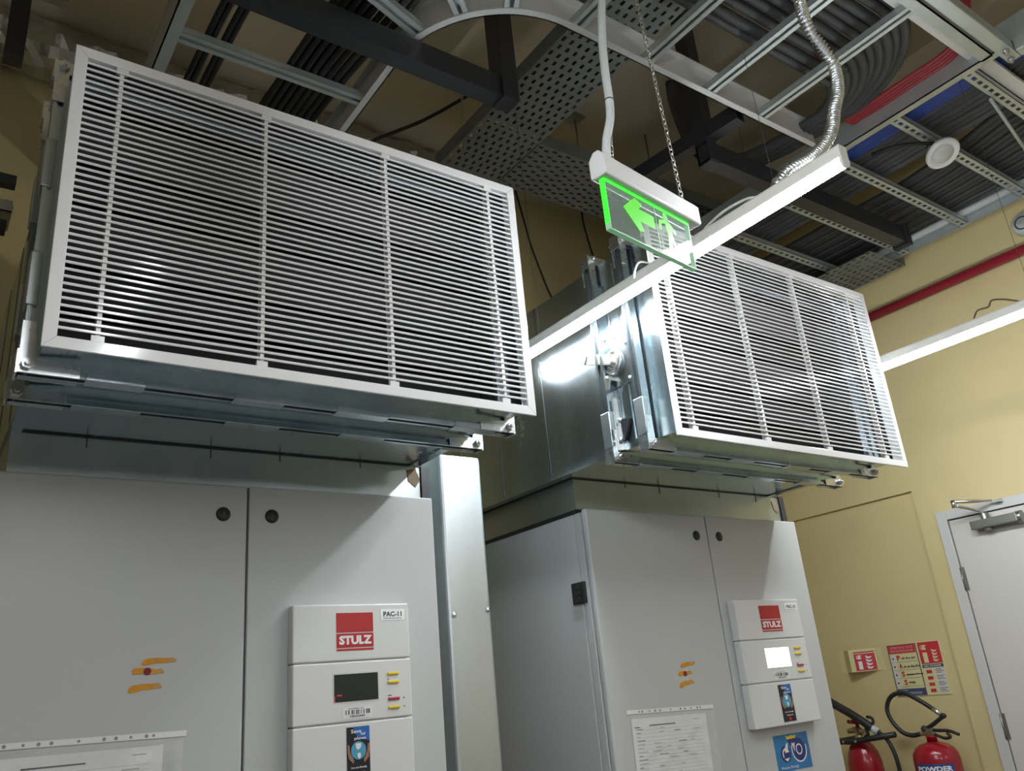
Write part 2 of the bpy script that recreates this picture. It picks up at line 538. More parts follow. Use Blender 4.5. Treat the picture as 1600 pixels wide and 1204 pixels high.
def display_panel(unit, x0, x1, z1, lit, tag, zs, zbot):
    """control panel in three stacked plastic modules"""
    y0, yf = -0.001, -0.030
    body = MB()
    edges = [z1] + zs + [zbot]
    for a, b in zip(edges[:-1], edges[1:]):
        body.box((x0, yf, b + 0.0012), (x1, y0, a - 0.0012))
    body.box((x0 + 0.006, yf + 0.006, zbot + 0.004), (x1 - 0.006, y0, z1 - 0.004))
    pnl = part('control_panel', body, M_PANEL, unit, 0.003)
    F = Face((x0, yf, z1), (1, 0, 0), (0, 0, 1))      # y is negative downwards
    w = x1 - x0
    # logo: red square with a white name line
    lx0, lx1 = w * 0.355, w * 0.672
    red = MB()
    F.rect(red, lx0, -0.062, lx1, -0.020)
    F.rect(red, lx0, -0.0945, lx1, -0.0645)
    F.rect(red, lx0, -0.101, lx1, -0.097)
    lg = part('logo', red, M_REDLOGO, pnl, label='red square maker logo with white lettering')
    tw = F.text('STULZ', lx0 + 0.006, -0.0885, 0.024, 0.0013, (lx1 - lx0) - 0.010, 0.0013, 0.0195)
    part('lettering', tw, M_LOGOW, lg)
    # equipment tag
    tg = MB()
    F.rect(tg, w - 0.073, -0.038, w - 0.011, -0.0135)
    t = part('equipment_tag', tg, M_TAG, pnl, label='white tag reading ' + tag)
    tt = F.text(tag, w - 0.066, -0.0305, 0.014, 0.0013, 0.047, 0.0005, 0.0115)
    F.rect(tt, w - 0.066, -0.0345, w - 0.019, -0.0335, 0.001)
    part('lettering', tt, M_INK, t)
    # display
    dz1, dz0 = -(z1 - zs[0]) - 0.027, -(z1 - zs[1]) + 0.042
    dx0, dx1 = w * 0.33, w * 0.70
    bz = MB()
    F.rect(bz, dx0 - 0.003, dz0 - 0.003, dx1 + 0.003, dz1 + 0.003, -0.0005, 0.001)
    part('display_bezel', bz, M_SIGNG, pnl)
    dp = MB()
    F.rect(dp, dx0, dz0, dx1, dz1, 0.0004)
    part('display', dp, M_LCDON if lit else M_LCDOFF, pnl, label='lit white screen' if lit else 'dark switched-off screen')
    if not lit:
        rd = MB()
        F.rect(rd, dx0 + 0.006, dz0 + 0.012, dx0 + 0.018, dz0 + 0.0155, 0.001)
        F.rect(rd, dx0, dz0, dx0 + 0.002, dz0 + 0.012, 0.001)
        part('display_mark', rd, M_SIGNR, pnl)
    bt = (dz1 - 0.002, dz1 - 0.020, dz1 - 0.055, dz1 - 0.073)
    for k, b in enumerate(bt):
        m = MB().box((x0 + w * 0.785, yf - 0.004, z1 + b - 0.006), (x0 + w * 0.885, yf + 0.001, z1 + b))
        part('button', m, M_BTNRED if k == 2 else M_YELLOW, pnl, 0.0015, label='red button' if k == 2 else None)
    mk = MB()
    F.rect(mk, w * 0.785, bt[2] + 0.003, w * 0.815, bt[2] + 0.0048)
    F.rect(mk, w * 0.785, bt[1] + 0.003, w * 0.797, bt[1] + 0.0045)
    F.disc(mk, w * 0.925, bt[2] - 0.003, 0.0016, n=8)
    F.disc(mk, w * 0.927, bt[3] - 0.003, 0.0016, n=8)
    part('button_legend', mk, M_INK, pnl)
    # bar code label
    bc = MB()
    F.rect(bc, w * 0.395, dz0 - 0.0345, w * 0.645, dz0 - 0.0115)
    bl = part('barcode_label', bc, M_PAPER, pnl)
    ln = MB()
    rnd = random.Random(11)
    x = w * 0.42
    while x < w * 0.62:
        ww = rnd.choice((0.0006, 0.0006, 0.0013, 0.002))
        F.rect(ln, x, dz0 - 0.0265, x + ww, dz0 - 0.0175, 0.001)
        x += ww + rnd.choice((0.0007, 0.001, 0.0016, 0.004))
    e1 = F.text('EQUIPMENT NO.', w * 0.445, dz0 - 0.0163, 0.004, 0.0013, w * 0.13, 0.0001, 0.0026)
    ln.add(e1.v, e1.f)
    e2 = F.text('10022949', w * 0.455, dz0 - 0.0325, 0.006, 0.0013, w * 0.125, 0.0002, 0.0043)
    ln.add(e2.v, e2.f)
    part('barcode', ln, M_INK, bl)
    # globe sticker
    sx0, sx1, sz1 = w * 0.425, w * 0.615, -(z1 - zs[1]) - 0.010
    sh = 0.108
    st = MB()
    F.rect(st, sx0, sz1 - sh, sx1, sz1)
    sk = part('globe_sticker', st, paint('sticker_black', (0.012, 0.012, 0.02), 0.4), pnl, label='tall dark sticker of a globe held in two hands')
    cxm = (sx0 + sx1) / 2
    sw = sx1 - sx0
    up = MB()
    F.poly(up, [(sx0 + sw * .28, sz1 - 0.001), (sx1, sz1 - 0.001), (sx1, sz1 - 0.030), (sx0 + sw * .45, sz1 - 0.020)], 0.0010)
    part('sticker_sky', up, paint('sticker_sky', (0.02, 0.13, 0.45), 0.4), sk)
    gl = MB()
    F.disc(gl, cxm, sz1 - 0.047, sw * 0.335, 0.0014, sx=0.98)
    part('globe', gl, M_CYAN, sk)
    ld = MB()
    F.poly(ld, [(cxm - .007, sz1 - .033), (cxm + .006, sz1 - .033), (cxm + .005, sz1 - .041), (cxm - .001, sz1 - .046), (cxm - .006, sz1 - .042)], 0.0020)
    F.poly(ld, [(cxm - .003, sz1 - .052), (cxm + .004, sz1 - .052), (cxm + .005, sz1 - .059), (cxm + .001, sz1 - .064), (cxm - .003, sz1 - .059)], 0.0020)
    part('continents', ld, M_LOGOW, sk)
    for s in (-1, 1):
        hd = MB()
        F.poly(hd, [(cxm + s * sw * .47, sz1 - .034), (cxm + s * sw * .40, sz1 - .036), (cxm + s * sw * .37, sz1 - .050), (cxm + s * sw * .20, sz1 - .066),
                    (cxm + s * sw * .24, sz1 - .072), (cxm + s * sw * .43, sz1 - .062), (cxm + s * sw * .48, sz1 - .048)], 0.0019)
        part('painted_hand', hd, M_SKIN, sk)
    tx = MB()
    for s_, xx, yy, ww, hh in (('Save', .18, .0125, .45, .0075), ('our', .60, .0175, .22, .005), ('planet', .32, .0275, .52, .0075),
                               ('Use eco friendly', .16, .083, .68, .0052), ('refrigerants', .26, .092, .5, .0048)):
        q = F.text(s_, sx0 + sw * xx, sz1 - yy, 0.01, 0.0024, sw * ww, 0.0002, hh)
        tx.add(q.v, q.f)
    part('lettering', tx, M_LOGOW, sk)
    rl = MB()
    F.rect(rl, cxm - 0.006, sz1 - sh + 0.003, cxm + 0.006, sz1 - sh + 0.013, 0.0012)
    part('red_mark', rl, M_REDLOGO, sk)
    return pnl


def smear(F, parent, x0, z0, x1, z1, h, faint=True):
    """finger-drawn paint stroke, round at the start and worn out at the end"""
    m = MB()
    L = x1 - x0
    n = 24
    top, bot = [], []
    for k in range(n + 1):
        t = k / n
        hh = h * 0.5 * (math.sqrt(max(0, 1 - (1 - min(1, t * 6)) ** 2)) if t < 1 / 6 else 1 - 0.30 * t)
        zc = z0 + (z1 - z0) * t + 0.0022 * math.sin(PI * t)
        top.append((x0 + L * 0.74 * t, zc + hh))
        bot.append((x0 + L * 0.74 * t, zc - hh + 0.0006 * math.sin(14 * t)))
    F.poly(m, top + bot[::-1], 0.0006, 0.0004)
    part('paint_mark', m, M_TURM, parent, label='orange paint stroke')
    if faint:
        q = MB()
        zc = z0 + (z1 - z0)
        F.poly(q, [(x0 + L * .70, zc + h * .40), (x0 + L * .9, zc + h * .42), (x0 + L, zc - h * .05), (x0 + L * .97, zc - h * .30), (x0 + L * .70, zc - h * .38)], 0.0005, 0.0003)
        part('paint_mark', q, M_TURMF, parent, label='worn end of an orange paint stroke')


def cooling_unit(x, label, panel, marks, tag, lit, left_side):
    u = thing('cooling_unit', label, 'cooling unit', (x, YFRONT, 0), None, 0, True)
    fr = MB()
    fr.box((0.004, 0.022, 0.10), (CW - 0.004, CD, CH - 0.006))
    fr.box((0.03, 0.05, 0), (CW - 0.03, CD - 0.02, 0.10))
    part('frame', fr, M_CAB, u, 0.004)
    for i, (a, b) in enumerate(((0.0, DSPLIT), (DSPLIT, CW))):
        dd = part('door', MB().box((a + (0.0018 if i else 0), 0, 0.11), (b - (0 if i else 0.0018), 0.021, CH)), M_CAB, u, 0.006 if i == 0 else 0.003, seg=3)
        lx = DSPLIT + (-0.055 if i == 0 else 0.053)
        lk = MB().lathe([(0.0155, 0), (0.0155, 0.002), (0.0125, 0.0045), (0.0, 0.0045)], (lx, 0, CH - 0.066), (0, -1, 0), 20)
        l = part('lock', lk, M_RUB, dd)
        part('keyhole', MB().box((lx - 0.003, -0.0052, CH - 0.0665 - 0.006), (lx + 0.003, -0.0044, CH - 0.0665 + 0.006)), M_BLACK, l)
        if i == 0:
            door_l = dd
    # side panels: corner post strip and big sheet with a seam between
    if True:
        sp = MB().box((-0.004, 0.052, 0.10), (0.003, CD - 0.004, CH - 0.008))
        part('side_panel', sp, M_CAB, u, 0.002)
        part('corner_post', MB().box((-0.003, 0.022, 0.10), (0.003, 0.049, CH - 0.008)), M_CAB, u, 0.001)
    part('top_gasket', MB().box((-0.006, 0.04, CH - 0.0085), (CW, CD - 0.01, CH + 0.0035)), M_RUB, u)
    if left_side:
        h = MB().box((-0.012, 0.032, 1.722), (0.0, 0.088, 1.782))
        hg = part('hinge', h, M_RUB, u, 0.002, label='black corner hinge block')
        sc = MB()
        for zz in (1.735, 1.752, 1.769):
            sc.lathe([(0.006, 0), (0.006, 0.002), (0.0035, 0.0022), (0.0035, 0.0005)], (-0.012, 0.06, zz), (-1, 0, 0), 10)
        part('screw_cap', sc, M_BLACK, hg)
    display_panel(u, *panel, lit, tag, *marks[1])
    F = Face((0, 0, 0), (1, 0, 0), (0, 0, 1))
    for s in marks[0]:
        smear(F, door_l, *s[:5], faint=s[5])
    dt = MB()
    F.disc(dt, *marks[2], 0.0011, 0.0004, 14)
    part('paint_dot', dt, M_VERM, door_l, label='dark red dot painted over the middle orange stroke')
    return u


# left unit: x from 0.088 to 1.071
UL = 0.088
unitL = cooling_unit(
    UL, 'grey air conditioning cabinet tagged PAC-11 with dark switched-off screen', (0.690 - UL, 0.972 - UL, 1.722),
    ([(0.396 - UL, 1.619, 0.462 - UL, 1.622, 0.0125, True), (0.379 - UL, 1.604, 0.440 - UL, 1.602, 0.0130, True), (0.375 - UL, 1.570, 0.437 - UL, 1.575, 0.0145, True)],
     ([1.599, 1.4735], 1.335), (0.408 - UL, 1.6035, 0.0072)),
    'PAC-11', False, False)
UR = 1.584
unitR = cooling_unit(
    UR, 'grey air conditioning cabinet tagged PAC-10 with glowing white screen', (2.126 - UR, 2.450 - UR, 1.714),
    ([(1.878 - UR, 1.530, 1.942 - UR, 1.537, 0.0135, True), (1.864 - UR, 1.509, 1.925 - UR, 1.512, 0.0135, True), (1.863 - UR, 1.477, 1.927 - UR, 1.486, 0.0150, True)],
     ([1.590, 1.462], 1.3335), (1.893 - UR, 1.510, 0.0075)),
    'PAC-10', True, True)
# bicycle-like rotor sticker below the right control panel
F = Face((2.232 - UR, 0, 1.307), (1, 0, 0), (0, 0, 1))
sb = MB()
F.rect(sb, 0, -0.103, 0.168, 0, 0.0005)
stk = part('rotor_sticker', sb, M_SKYBL, unitR, label='square blue sticker showing two round machine parts')
q = MB()
F.disc(q, 0.115, -0.047, 0.033, 0.0010, sx=0.95)
F.disc(q, 0.048, -0.055, 0.024, 0.0010, sx=1.0)
F.poly(q, [(.062, -.012), (.104, -.014), (.098, -.042), (.088, -.036), (.080, -.040)], 0.0009)
part('printed_wheel', q, M_DKBL, stk)
q = MB()
def ring(mb, F, x, y, r0, r1, d, a0=0, a1=2 * PI, n=24):
    for k in range(n):
        a, b = a0 + (a1 - a0) * k / n, a0 + (a1 - a0) * (k + 1) / n
        F.poly(mb, [(x + r0 * math.cos(a), y + r0 * math.sin(a)), (x + r1 * math.cos(a), y + r1 * math.sin(a)),
                    (x + r1 * math.cos(b), y + r1 * math.sin(b)), (x + r0 * math.cos(b), y + r0 * math.sin(b))], d, 0.0003)
ring(q, F, 0.115, -0.047, 0.033, 0.037, 0.0016, PI * 0.8, PI * 2.1)
ring(q, F, 0.115, -0.047, 0.012, 0.016, 0.0016)
ring(q, F, 0.048, -0.055, 0.012, 0.017, 0.0016, PI * 0.1, PI * 1.2)
F.poly(q, [(.056, -.026), (.064, -.024), (.058, -.050), (.046, -.052), (.044, -.042)], 0.0016)
F.poly(q, [(.086, -.030), (.098, -.026), (.092, -.052)], 0.0014)
F.poly(q, [(.036, -.068), (.062, -.066), (.050, -.076)], 0.0016)
part('printed_highlight', q, M_LOGOW, stk)
q = MB()
F.poly(q, [(.058, -.004), (.074, -.008), (.084, -.004), (.098, -.007), (.110, -.003), (.104, -.014), (.064, -.015)], 0.0016)
part('printed_flower', q, M_YELLOW, stk)
part('lettering', F.text('Mission Energy', 0.014, -0.0985, 0.014, 0.0016, 0.085, 0.0001, 0.010), M_LOGOW, stk)


# document sleeves stuck on the left doors
def sleeve(label, cx0, cx1, zl, zr, px0, px1, pzl, pzr, h, tilt):
    t = thing('document_sleeve', label, 'document sleeve', ((cx0 + cx1) / 2, YFRONT - 0.001, (zl + zr) / 2))
    yb = YFRONT - 0.0012
    rx = Vector((cx1 - cx0, 0, zr - zl)).normalized()
    F = Face((cx0, yb, zl), rx, Vector((-rx.z, 0, rx.x)))
    W = cx1 - cx0
    m = MB()
    F.rect(m, 0, -0.0105, W, 0, 0.001, 0.0006)
    stp = part('punched_strip', m, M_WHITE, t, label='white strip with punched holes')
    hm = MB()
    for fx in (0.13, .165, .245, .31, .365, .485, .60, .655, .725, .80, .835):
        F.disc(hm, W * fx, -0.0053, 0.0027 if fx in (.13, .245, .485, .725, .835) else 0.0034, 0.0018, 0.0002, 10)
    part('punched_hole', hm, paint('hole_grey', (0.27, 0.265, 0.255), 0.6), stp)
    # sheet of paper
    pr = Vector((px1 - px0, 0, pzr - pzl)).normalized()
    G = Face((px0, yb, pzl), pr, Vector((-pr.z, 0, pr.x)))
    PW = px1 - px0
    m = MB()
    G.rect(m, 0, -h, PW, 0, 0.0006, 0.0004)
    pp = part('paper', m, M_PAPER, t)
    pk = MB()
    pk2 = MB()
    rnd = random.Random(3)
    G.rect(pk, PW * .22, -0.021, PW * .56, -0.018, 0.0012, 0.0002)
    G.rect(pk2, PW * .82, -0.014, PW * .9, -0.012, 0.0012, 0.0002)
    G.rect(pk, 0.008, -0.0235, 0.03, -0.021, 0.0012, 0.0002)
    y = -0.030
    while y > -h + 0.012:
        G.rect(pk2, 0.010, y - 0.0006, PW - 0.022, y, 0.0012, 0.0002)
        x = 0.014
        for k in range(rnd.randint(1, 4)):
            wv = rnd.uniform(0.008, 0.035)
            G.rect(pk if rnd.random() < .3 else pk2, x, y + 0.0015, x + wv, y + 0.0033, 0.0012, 0.0002)
            x += wv + rnd.uniform(0.01, 0.07)
            if x > PW - 0.06:
                break
        y -= 0.0095
    part('printed_heading', pk, M_INK, pp)
    part('printed_lines', pk2, M_INKG, pp)
    # clear film with soft wrinkles
    nx, nz = 64, 40
    vs, fs = [], []
    for j in range(nz + 1):
        for i in range(nx + 1):
            a, b = i / nx, j / nz
            d = 0.0050 + 0.0024 * math.sin(29 * a - 13 * b + 2 * math.sin(6 * b)) + 0.0022 * math.sin(11 * a + 23 * b + 2.5 * math.sin(5 * a)) * math.sin(4 * a + 3 * b)
            for (ax_, ay_, bx_, by_, wd, ht) in ((0.22, 0.62, 0.80, 0.16, 0.05, 0.008), (0.05, 0.60, 0.30, 0.66, 0.03, 0.006), (0.55, 0.10, 0.72, 0.02, 0.035, 0.006), (0.10, 0.16, 0.30, 0.10, 0.03, 0.005)):
                ux, uy = bx_ - ax_, by_ - ay_
                tt_ = max(0.0, min(1.0, ((a - ax_) * ux + (b - ay_) * uy) / (ux * ux + uy * uy)))
                dist = math.hypot(a - ax_ - ux * tt_, b - ay_ - uy * tt_)
                d += ht * max(0.0, 1 - dist / wd)
            vs.append(F.p(W * (0.02 + 0.965 * a), -0.011 - (h + 0.02) * b, max(0.0018, d)))
    for j in range(nz):
        for i in range(nx):
            k = j * (nx + 1) + i
            fs.append((k, k + 1, k + nx + 2, k + nx + 1))
    fm = MB().add(vs, fs, True)
    part('clear_film', fm, M_SLEEVE, t)
    return t


sleeve('clear document sleeve on the door of the cabinet with the dark screen', 0.118, 0.487, 1.4985, 1.490, 0.142, 0.445, 1.472, 1.468, 0.205, 0)
sleeve('clear document sleeve on the door of the cabinet with the lit screen', 1.644, 1.988, 1.430, 1.4185, 1.657, 1.951, 1.4065, 1.3985, 0.205, 0)


# ------------------------------------------------------------------ ducts with grilles
def duct(label, bx0, bx1, bz0, bz1, cx0, cx1, yfr, neck, handle):
    """galvanized supply duct: rear box on a neck, damper section between two flanges, front collar"""
    y_b, y_f2, y_f1 = 2.62, 1.580, 1.448
    t = thing('supply_duct', label, 'duct', ((bx0 + bx1) / 2, 2.1, neck[4]))
    b = MB()
    b.box((bx0, y_f2, bz0), (bx1, y_b, bz1))
    part('duct_body', b, M_GALV, t)
    sm = MB()
    dk = MB()
    for ys in (1.872, 2.120, 2.37):
        for xs, s in ((bx0, -1), (bx1, 1)):
            dk.box((xs, ys - 0.0014, bz0), (xs + s * 0.0012, ys + 0.0014, bz1))
        dk.box((bx0, ys - 0.0014, bz0 - 0.0012), (bx1, ys + 0.0014, bz0))
    sm.box((bx0 - 0.005, y_f2, bz0 - 0.004), (bx0 + 0.02, y_b, bz0 + 0.004))
    part('edge_seam', sm, M_GALV, t)
    sm = MB()
    sm.box((bx1 - 0.02, y_f2, bz0 - 0.004), (bx1 + 0.005, y_b, bz0 + 0.004))
    part('edge_seam', sm, M_GALV, t)
    part('panel_joint', dk, M_BLACK, t)
    # neck down onto the cabinet
    n = MB().box((neck[0], neck[2], neck[4]), (neck[1], neck[3], bz0 - 0.0003))
    nk = part('neck', n, M_GALV_D, t)
    nl = MB()
    nl.box((neck[0] - 0.004, neck[2] - 0.004, bz0 - 0.0035), (neck[1] + 0.004, neck[2], bz0 - 0.0003))
    nl.box((neck[0] - 0.004, neck[2], bz0 - 0.0035), (neck[0], neck[3], bz0 - 0.0003))
    part('neck_seam', nl, M_BLACK, nk)
    rnd = random.Random(int(bx0 * 100))
    for k in range(4):
        xx = neck[0] + 0.16 + k * (neck[1] - neck[0] - 0.3) / 3 + rnd.uniform(-.05, .05)
        ck = MB().box((xx, neck[2] - 0.0015, bz0 - 0.016 - rnd.uniform(0, .012)), (xx + 0.002, neck[2] - 0.0005, bz0 - 0.004))
        part('sealant_streak', ck, M_BLACK, nk)
    st = MB().prism([(neck[1] - 0.045, neck[2] - 0.0012, neck[4] + 0.075), (neck[1] - 0.018, neck[2] - 0.0012, neck[4] + 0.08), (neck[1] - 0.006, neck[2] - 0.0012, neck[4] + 0.05),
                     (neck[1] - 0.02, neck[2] - 0.0012, neck[4] + 0.03), (neck[1] - 0.04, neck[2] - 0.0012, neck[4] + 0.045)], (0, -0.0008, 0))
    part('rust_stain', st, paint('rust_stain', (0.20, 0.155, 0.095), 0.8), nk, label='brown stain near the right end of the neck')
    part('corner_angle', MB().box((neck[1] - 0.004, neck[2] - 0.006, neck[4]), (neck[1] + 0.02, neck[2] + 0.03, bz0 - 0.001)), M_BLACK, nk)
    # damper section and collar: four thin walls each
    def shell(x0, x1, z0, z1, ya, yb, th=0.003):
        m = MB()
        m.box((x0, ya, z0), (x1, yb, z0 + th))
        m.box((x0, ya, z1 - th), (x1, yb, z1))
        m.box((x0, ya, z0 + th), (x0 + th, yb, z1 - th))
        m.box((x1 - th, ya, z0 + th), (x1, yb, z1 - th))
        return m
    part('damper_section', shell(bx0, bx1, bz0, bz1, y_f1 + 0.0005, y_f2 - 0.0005), M_GALV, t)
    part('collar', shell(cx0, cx1, bz0 + 0.001, bz1 + 0.004, yfr, y_f1 + 0.001), M_GALV, t)
    rib = MB()
    for yy in (1.50, 1.535):
        rib.box((bx0 + 0.05, yy, bz0 - 0.003), (bx1 - 0.05, yy + 0.006, bz0))
        rib.box((bx0 - 0.003, yy, bz0 + 0.02), (bx0, yy + 0.006, bz1 - 0.02))
    part('stiffening_rib', rib, M_GALV, t)
    # opposed damper blades inside
    for k in range(5):
        zc = bz0 + 0.06 + k * (bz1 - bz0 - 0.12) / 4
        bl = MB().obox(((bx0 + bx1) / 2, 1.512, zc), ((bx1 - bx0) / 2 - 0.006, 0, 0), (0, 0.022, 0.045 * (1 if k % 2 else -1)), (0, 0.0012 * (1 if k % 2 else -1), -0.0006))
        part('damper_blade', bl, M_DUCTIN, t)
    part('lining', MB().box((bx0 + 0.004, 1.572, bz0 + 0.004), (bx1 - 0.004, 1.579, bz1 - 0.004)), M_DUCTIN, t)  # dark sheet added so the gaps behind the grille read as shade
    # flanges
    for yc in (y_f1, y_f2):
        f = MB()
        o = 0.027
        f.ring_xz(bx0 - o, bx1 + o, bz0 - o, bz1 + o, yc - 0.012, yc - 0.008, o + 0.002)
        f.ring_xz(bx0 - o, bx1 + o, bz0 - o, bz1 + o, yc + 0.004, yc + 0.008, o + 0.002)
        f.ring_xz(bx0 - o, bx1 + o, bz0 - o, bz1 + o, yc - 0.016, yc - 0.0125, 0.007)
        f.ring_xz(bx0 - o, bx1 + o, bz0 - o, bz1 + o, yc + 0.0085, yc + 0.012, 0.007)
        fl = part('flange', f, M_GALV, t)
        part('gasket_strip', MB().ring_xz(bx0 - o + .012, bx1 + o - .012, bz0 - o + .008, bz1 + o - .008, yc - 0.0078, yc + 0.0038, o - .012), M_GASK, fl)
        # clips gripping both flange edges
        rnd = random.Random(int(yc * 1000) + int(bx0 * 10))
        xx = bx0 + 0.07
        while xx < bx1 - 0.12:
            w = rnd.uniform(0.09, 0.13)
            c = MB().box((xx, yc - 0.0175, bz0 - o - 0.0022), (xx + w, yc + 0.0135, bz0 - o + 0.010))
            part('flange_clip', c, M_GALV, fl, 0.001)
            xx += w + rnd.uniform(0.10, 0.17)
        zz = bz0 + (0.012 if handle else 0.09)
        while zz < bz1 - 0.10:
            for xs in ((bx0 - o - 0.004, bx0 - o + 0.014),):
                part('flange_clip', MB().box((xs[0], yc - 0.019, zz), (xs[1], yc + 0.016, zz + 0.10)), M_GALV_D, fl, 0.002)
            zz += 0.23 if not handle else 2.0
        # corner pieces with bolt and nut
        for xs, sx in ((bx0, -1), (bx1, 1)):
            for zs, sz in ((bz0, -1), (bz1, 1)):
                c = MB()
                for yy in (yc - 0.0205, yc + 0.0125):
                    c.prism([(xs - sx * .06, yy, zs + sz * .030), (xs + sx * .030, yy, zs + sz * .030), (xs + sx * .030, yy, zs - sz * .06), (xs + sx * .010, yy, zs - sz * .06),
                             (xs + sx * .006, yy, zs + sz * .004), (xs - sx * .06, yy, zs + sz * .010)], (0, 0.003, 0))
                c.box((xs + sx * .030, yc - 0.0205, zs - sz * .01), (xs + sx * .033, yc + 0.0155, zs + sz * .032))
                cp = part('flange_corner', c, M_ZINC, fl)
                bo = MB()
                bo.tube([(xs + sx * .017, yc - 0.036, zs + sz * .017), (xs + sx * .017, yc + 0.032, zs + sz * .017)], 0.0045, 8)
                bo.tube([(xs + sx * .017, yc - 0.030, zs + sz * .017), (xs + sx * .017, yc - 0.021, zs + sz * .017)], 0.0095, 6, smooth=False)
                part('bolt', bo, M_ZINC, cp)
    if handle:
        q = MB()
        xs = bx0 - 0.0005
        q.prism([(xs, 1.608, 2.405), (xs, 1.472, 2.382), (xs, 1.470, 2.260), (xs, 1.606, 2.262)], (-0.006, 0, 0))
        hp = part('damper_plate', q, M_GALV, t, 0.0015)
        dk = MB().lathe([(0.036, 0), (0.036, 0.006), (0.030, 0.009), (0.026, 0.006), (0.012, 0.006), (0.012, 0.018), (0.0, 0.018)], (xs - 0.006, 1.537, 2.335), (-1, 0, 0), 24)
        dd = part('quadrant_disc', dk, M_STEEL, hp)
        lv = MB()
        lv.obox((xs - 0.022, 1.590, 2.360), (0.003, 0, 0), (0, 0.058, 0.022), (0, -0.006, 0.014))
        lv.obox((xs - 0.025, 1.650, 2.388), (0.003, 0, 0), (0, 0.020, 0.016), (0, -0.008, 0.012))
        part('damper_lever', lv, M_STEEL, hp, 0.002, label='flat steel lever')
        wn = MB()
        wn.tube([(xs - 0.006, 1.553, 2.290), (xs - 0.026, 1.553, 2.290)], 0.009, 6, smooth=False)
        wn.tube([(xs - 0.006, 1.553, 2.290), (xs - 0.034, 1.553, 2.290)], 0.0045, 8)
        wn.obox((xs - 0.022, 1.560, 2.276), (0.003, 0, 0), (0, 0.010, 0.004), (0, -0.004, 0.014))
        part('wing_nut', wn, M_STEEL, hp)
        sc = MB()
        for y_, z_ in ((1.596, 2.392), (1.484, 2.374), (1.482, 2.270), (1.594, 2.272), (1.560, 2.412), (1.520, 2.402)):
            sc.lathe([(0.006, 0), (0.006, 0.004), (0.003, 0.005), (0, 0.005)], (xs - 0.006, y_, z_), (-1, 0, 0), 8)
        part('screw', sc, M_ZINC, hp)
        ch = MB()
        ch.box((bx0 - 0.015, 1.553, bz0 + 0.002), (bx0, 1.559, 2.235))
        ch.box((bx0 - 0.006, 1.545, bz0 + 0.002), (bx0, 1.600, 2.255))
        part('blade_linkage', ch, M_ZINC, t)
        br = MB().prism([(bx0 - 0.002, 1.540, 2.170), (bx0 - 0.002, 1.502, 2.160), (bx0 - 0.002, 1.535, 2.105)], (-0.009, 0, 0))
        lb = part('link_bracket', br, M_BLACK, t, label='dark triangular bracket')
        part('bolt', MB().sphere((bx0 - 0.013, 1.538, 2.165), 0.008).sphere((bx0 - 0.013, 1.545, 2.112), 0.007), M_ZINC, lb)
    return t


def grille(label, x0, x1, z0, z1, y, nslat, mull):
    """white linear bar grille; y is its front face"""
    t = thing('air_grille', label, 'air grille', ((x0 + x1) / 2, y + 0.012, z0))
    fw = 0.021
    f = MB()
    d = 0.020
    ix0, ix1, iz0, iz1 = x0 + fw, x1 - fw, z0 + fw, z1 - fw
    for a, b, c_, e in (((x0, z0), (x1, z0), (ix1, iz0), (ix0, iz0)), ((x1, z0), (x1, z1), (ix1, iz1), (ix1, iz0)),
                        ((x1, z1), (x0, z1), (ix0, iz1), (ix1, iz1)), ((x0, z1), (x0, z0), (ix0, iz0), (ix0, iz1))):
        f.prism([(p[0], y, p[1]) for p in (a, b, c_, e)], (0, 0.006, 0))
    f.ring_xz(ix0 - 0.003, ix1 + 0.003, iz0 - 0.003, iz1 + 0.003, y + 0.006, y + 0.034, 0.003)
    part('frame', f, M_GRILLE, t, 0.0012)
    lo, hi = iz0 + 0.0155, iz1 - 0.010
    pitch = (hi - lo) / (nslat - 1)
    s = MB()
    for k in range(nslat):
        zc = lo + pitch * k
        # rounded-nose bar, drooping slightly to the rear
        prof = [(0.0022, -0.0024), (0.0010, -0.0012), (0.0008, 0.0014), (0.0020, 0.0028), (0.0050, 0.0030), (0.0095, 0.0030), (0.0095, 0.0018), (0.0050, -0.0012)]
        s.prism([(ix0, y + a, zc + b) for a, b in prof], (ix1 - ix0, 0, 0))
    part('louver_bars', s, M_GRILLE, t)
    for mx in mull:
        m = MB()
        m.box((mx - 0.0035, y + 0.0045, iz0), (mx + 0.0035, y + 0.022, iz1))
        m.box((mx - 0.010, y + 0.0025, iz0 - 0.001), (mx + 0.010, y + 0.010, iz0 + 0.011))
        m.box((mx - 0.010, y + 0.0025, iz1 - 0.010), (mx + 0.010, y + 0.010, iz1 + 0.001))
        part('mullion', m, M_GRILLE, t)
    return t


duct('large galvanized duct of the nearer cabinet, above the PAC-11 tag', 0.130, 1.044, 2.078, 2.640, 0.128, 1.062, 1.372, (0.132, 1.062, 1.832, 2.55, CH + 0.004), False)
grille('nearer white bar grille, above the cabinet with the dark screen', 0.1225, 1.090, 2.0695, 2.6625, 1.361, 41, (0.202, 0.473, 0.741, 1.013))
duct('galvanized duct of the farther cabinet with a damper lever on its side', 1.531, 2.500, 2.084, 2.650, 1.540, 2.540, 1.367, (1.578, 2.545, 1.832, 2.55, CH + 0.004), True)
grille('farther white bar grille, beside the red pipe', 1.532, 2.600, 2.071, 2.700, 1.356, 43, (1.606, 1.902, 2.190, 2.494))

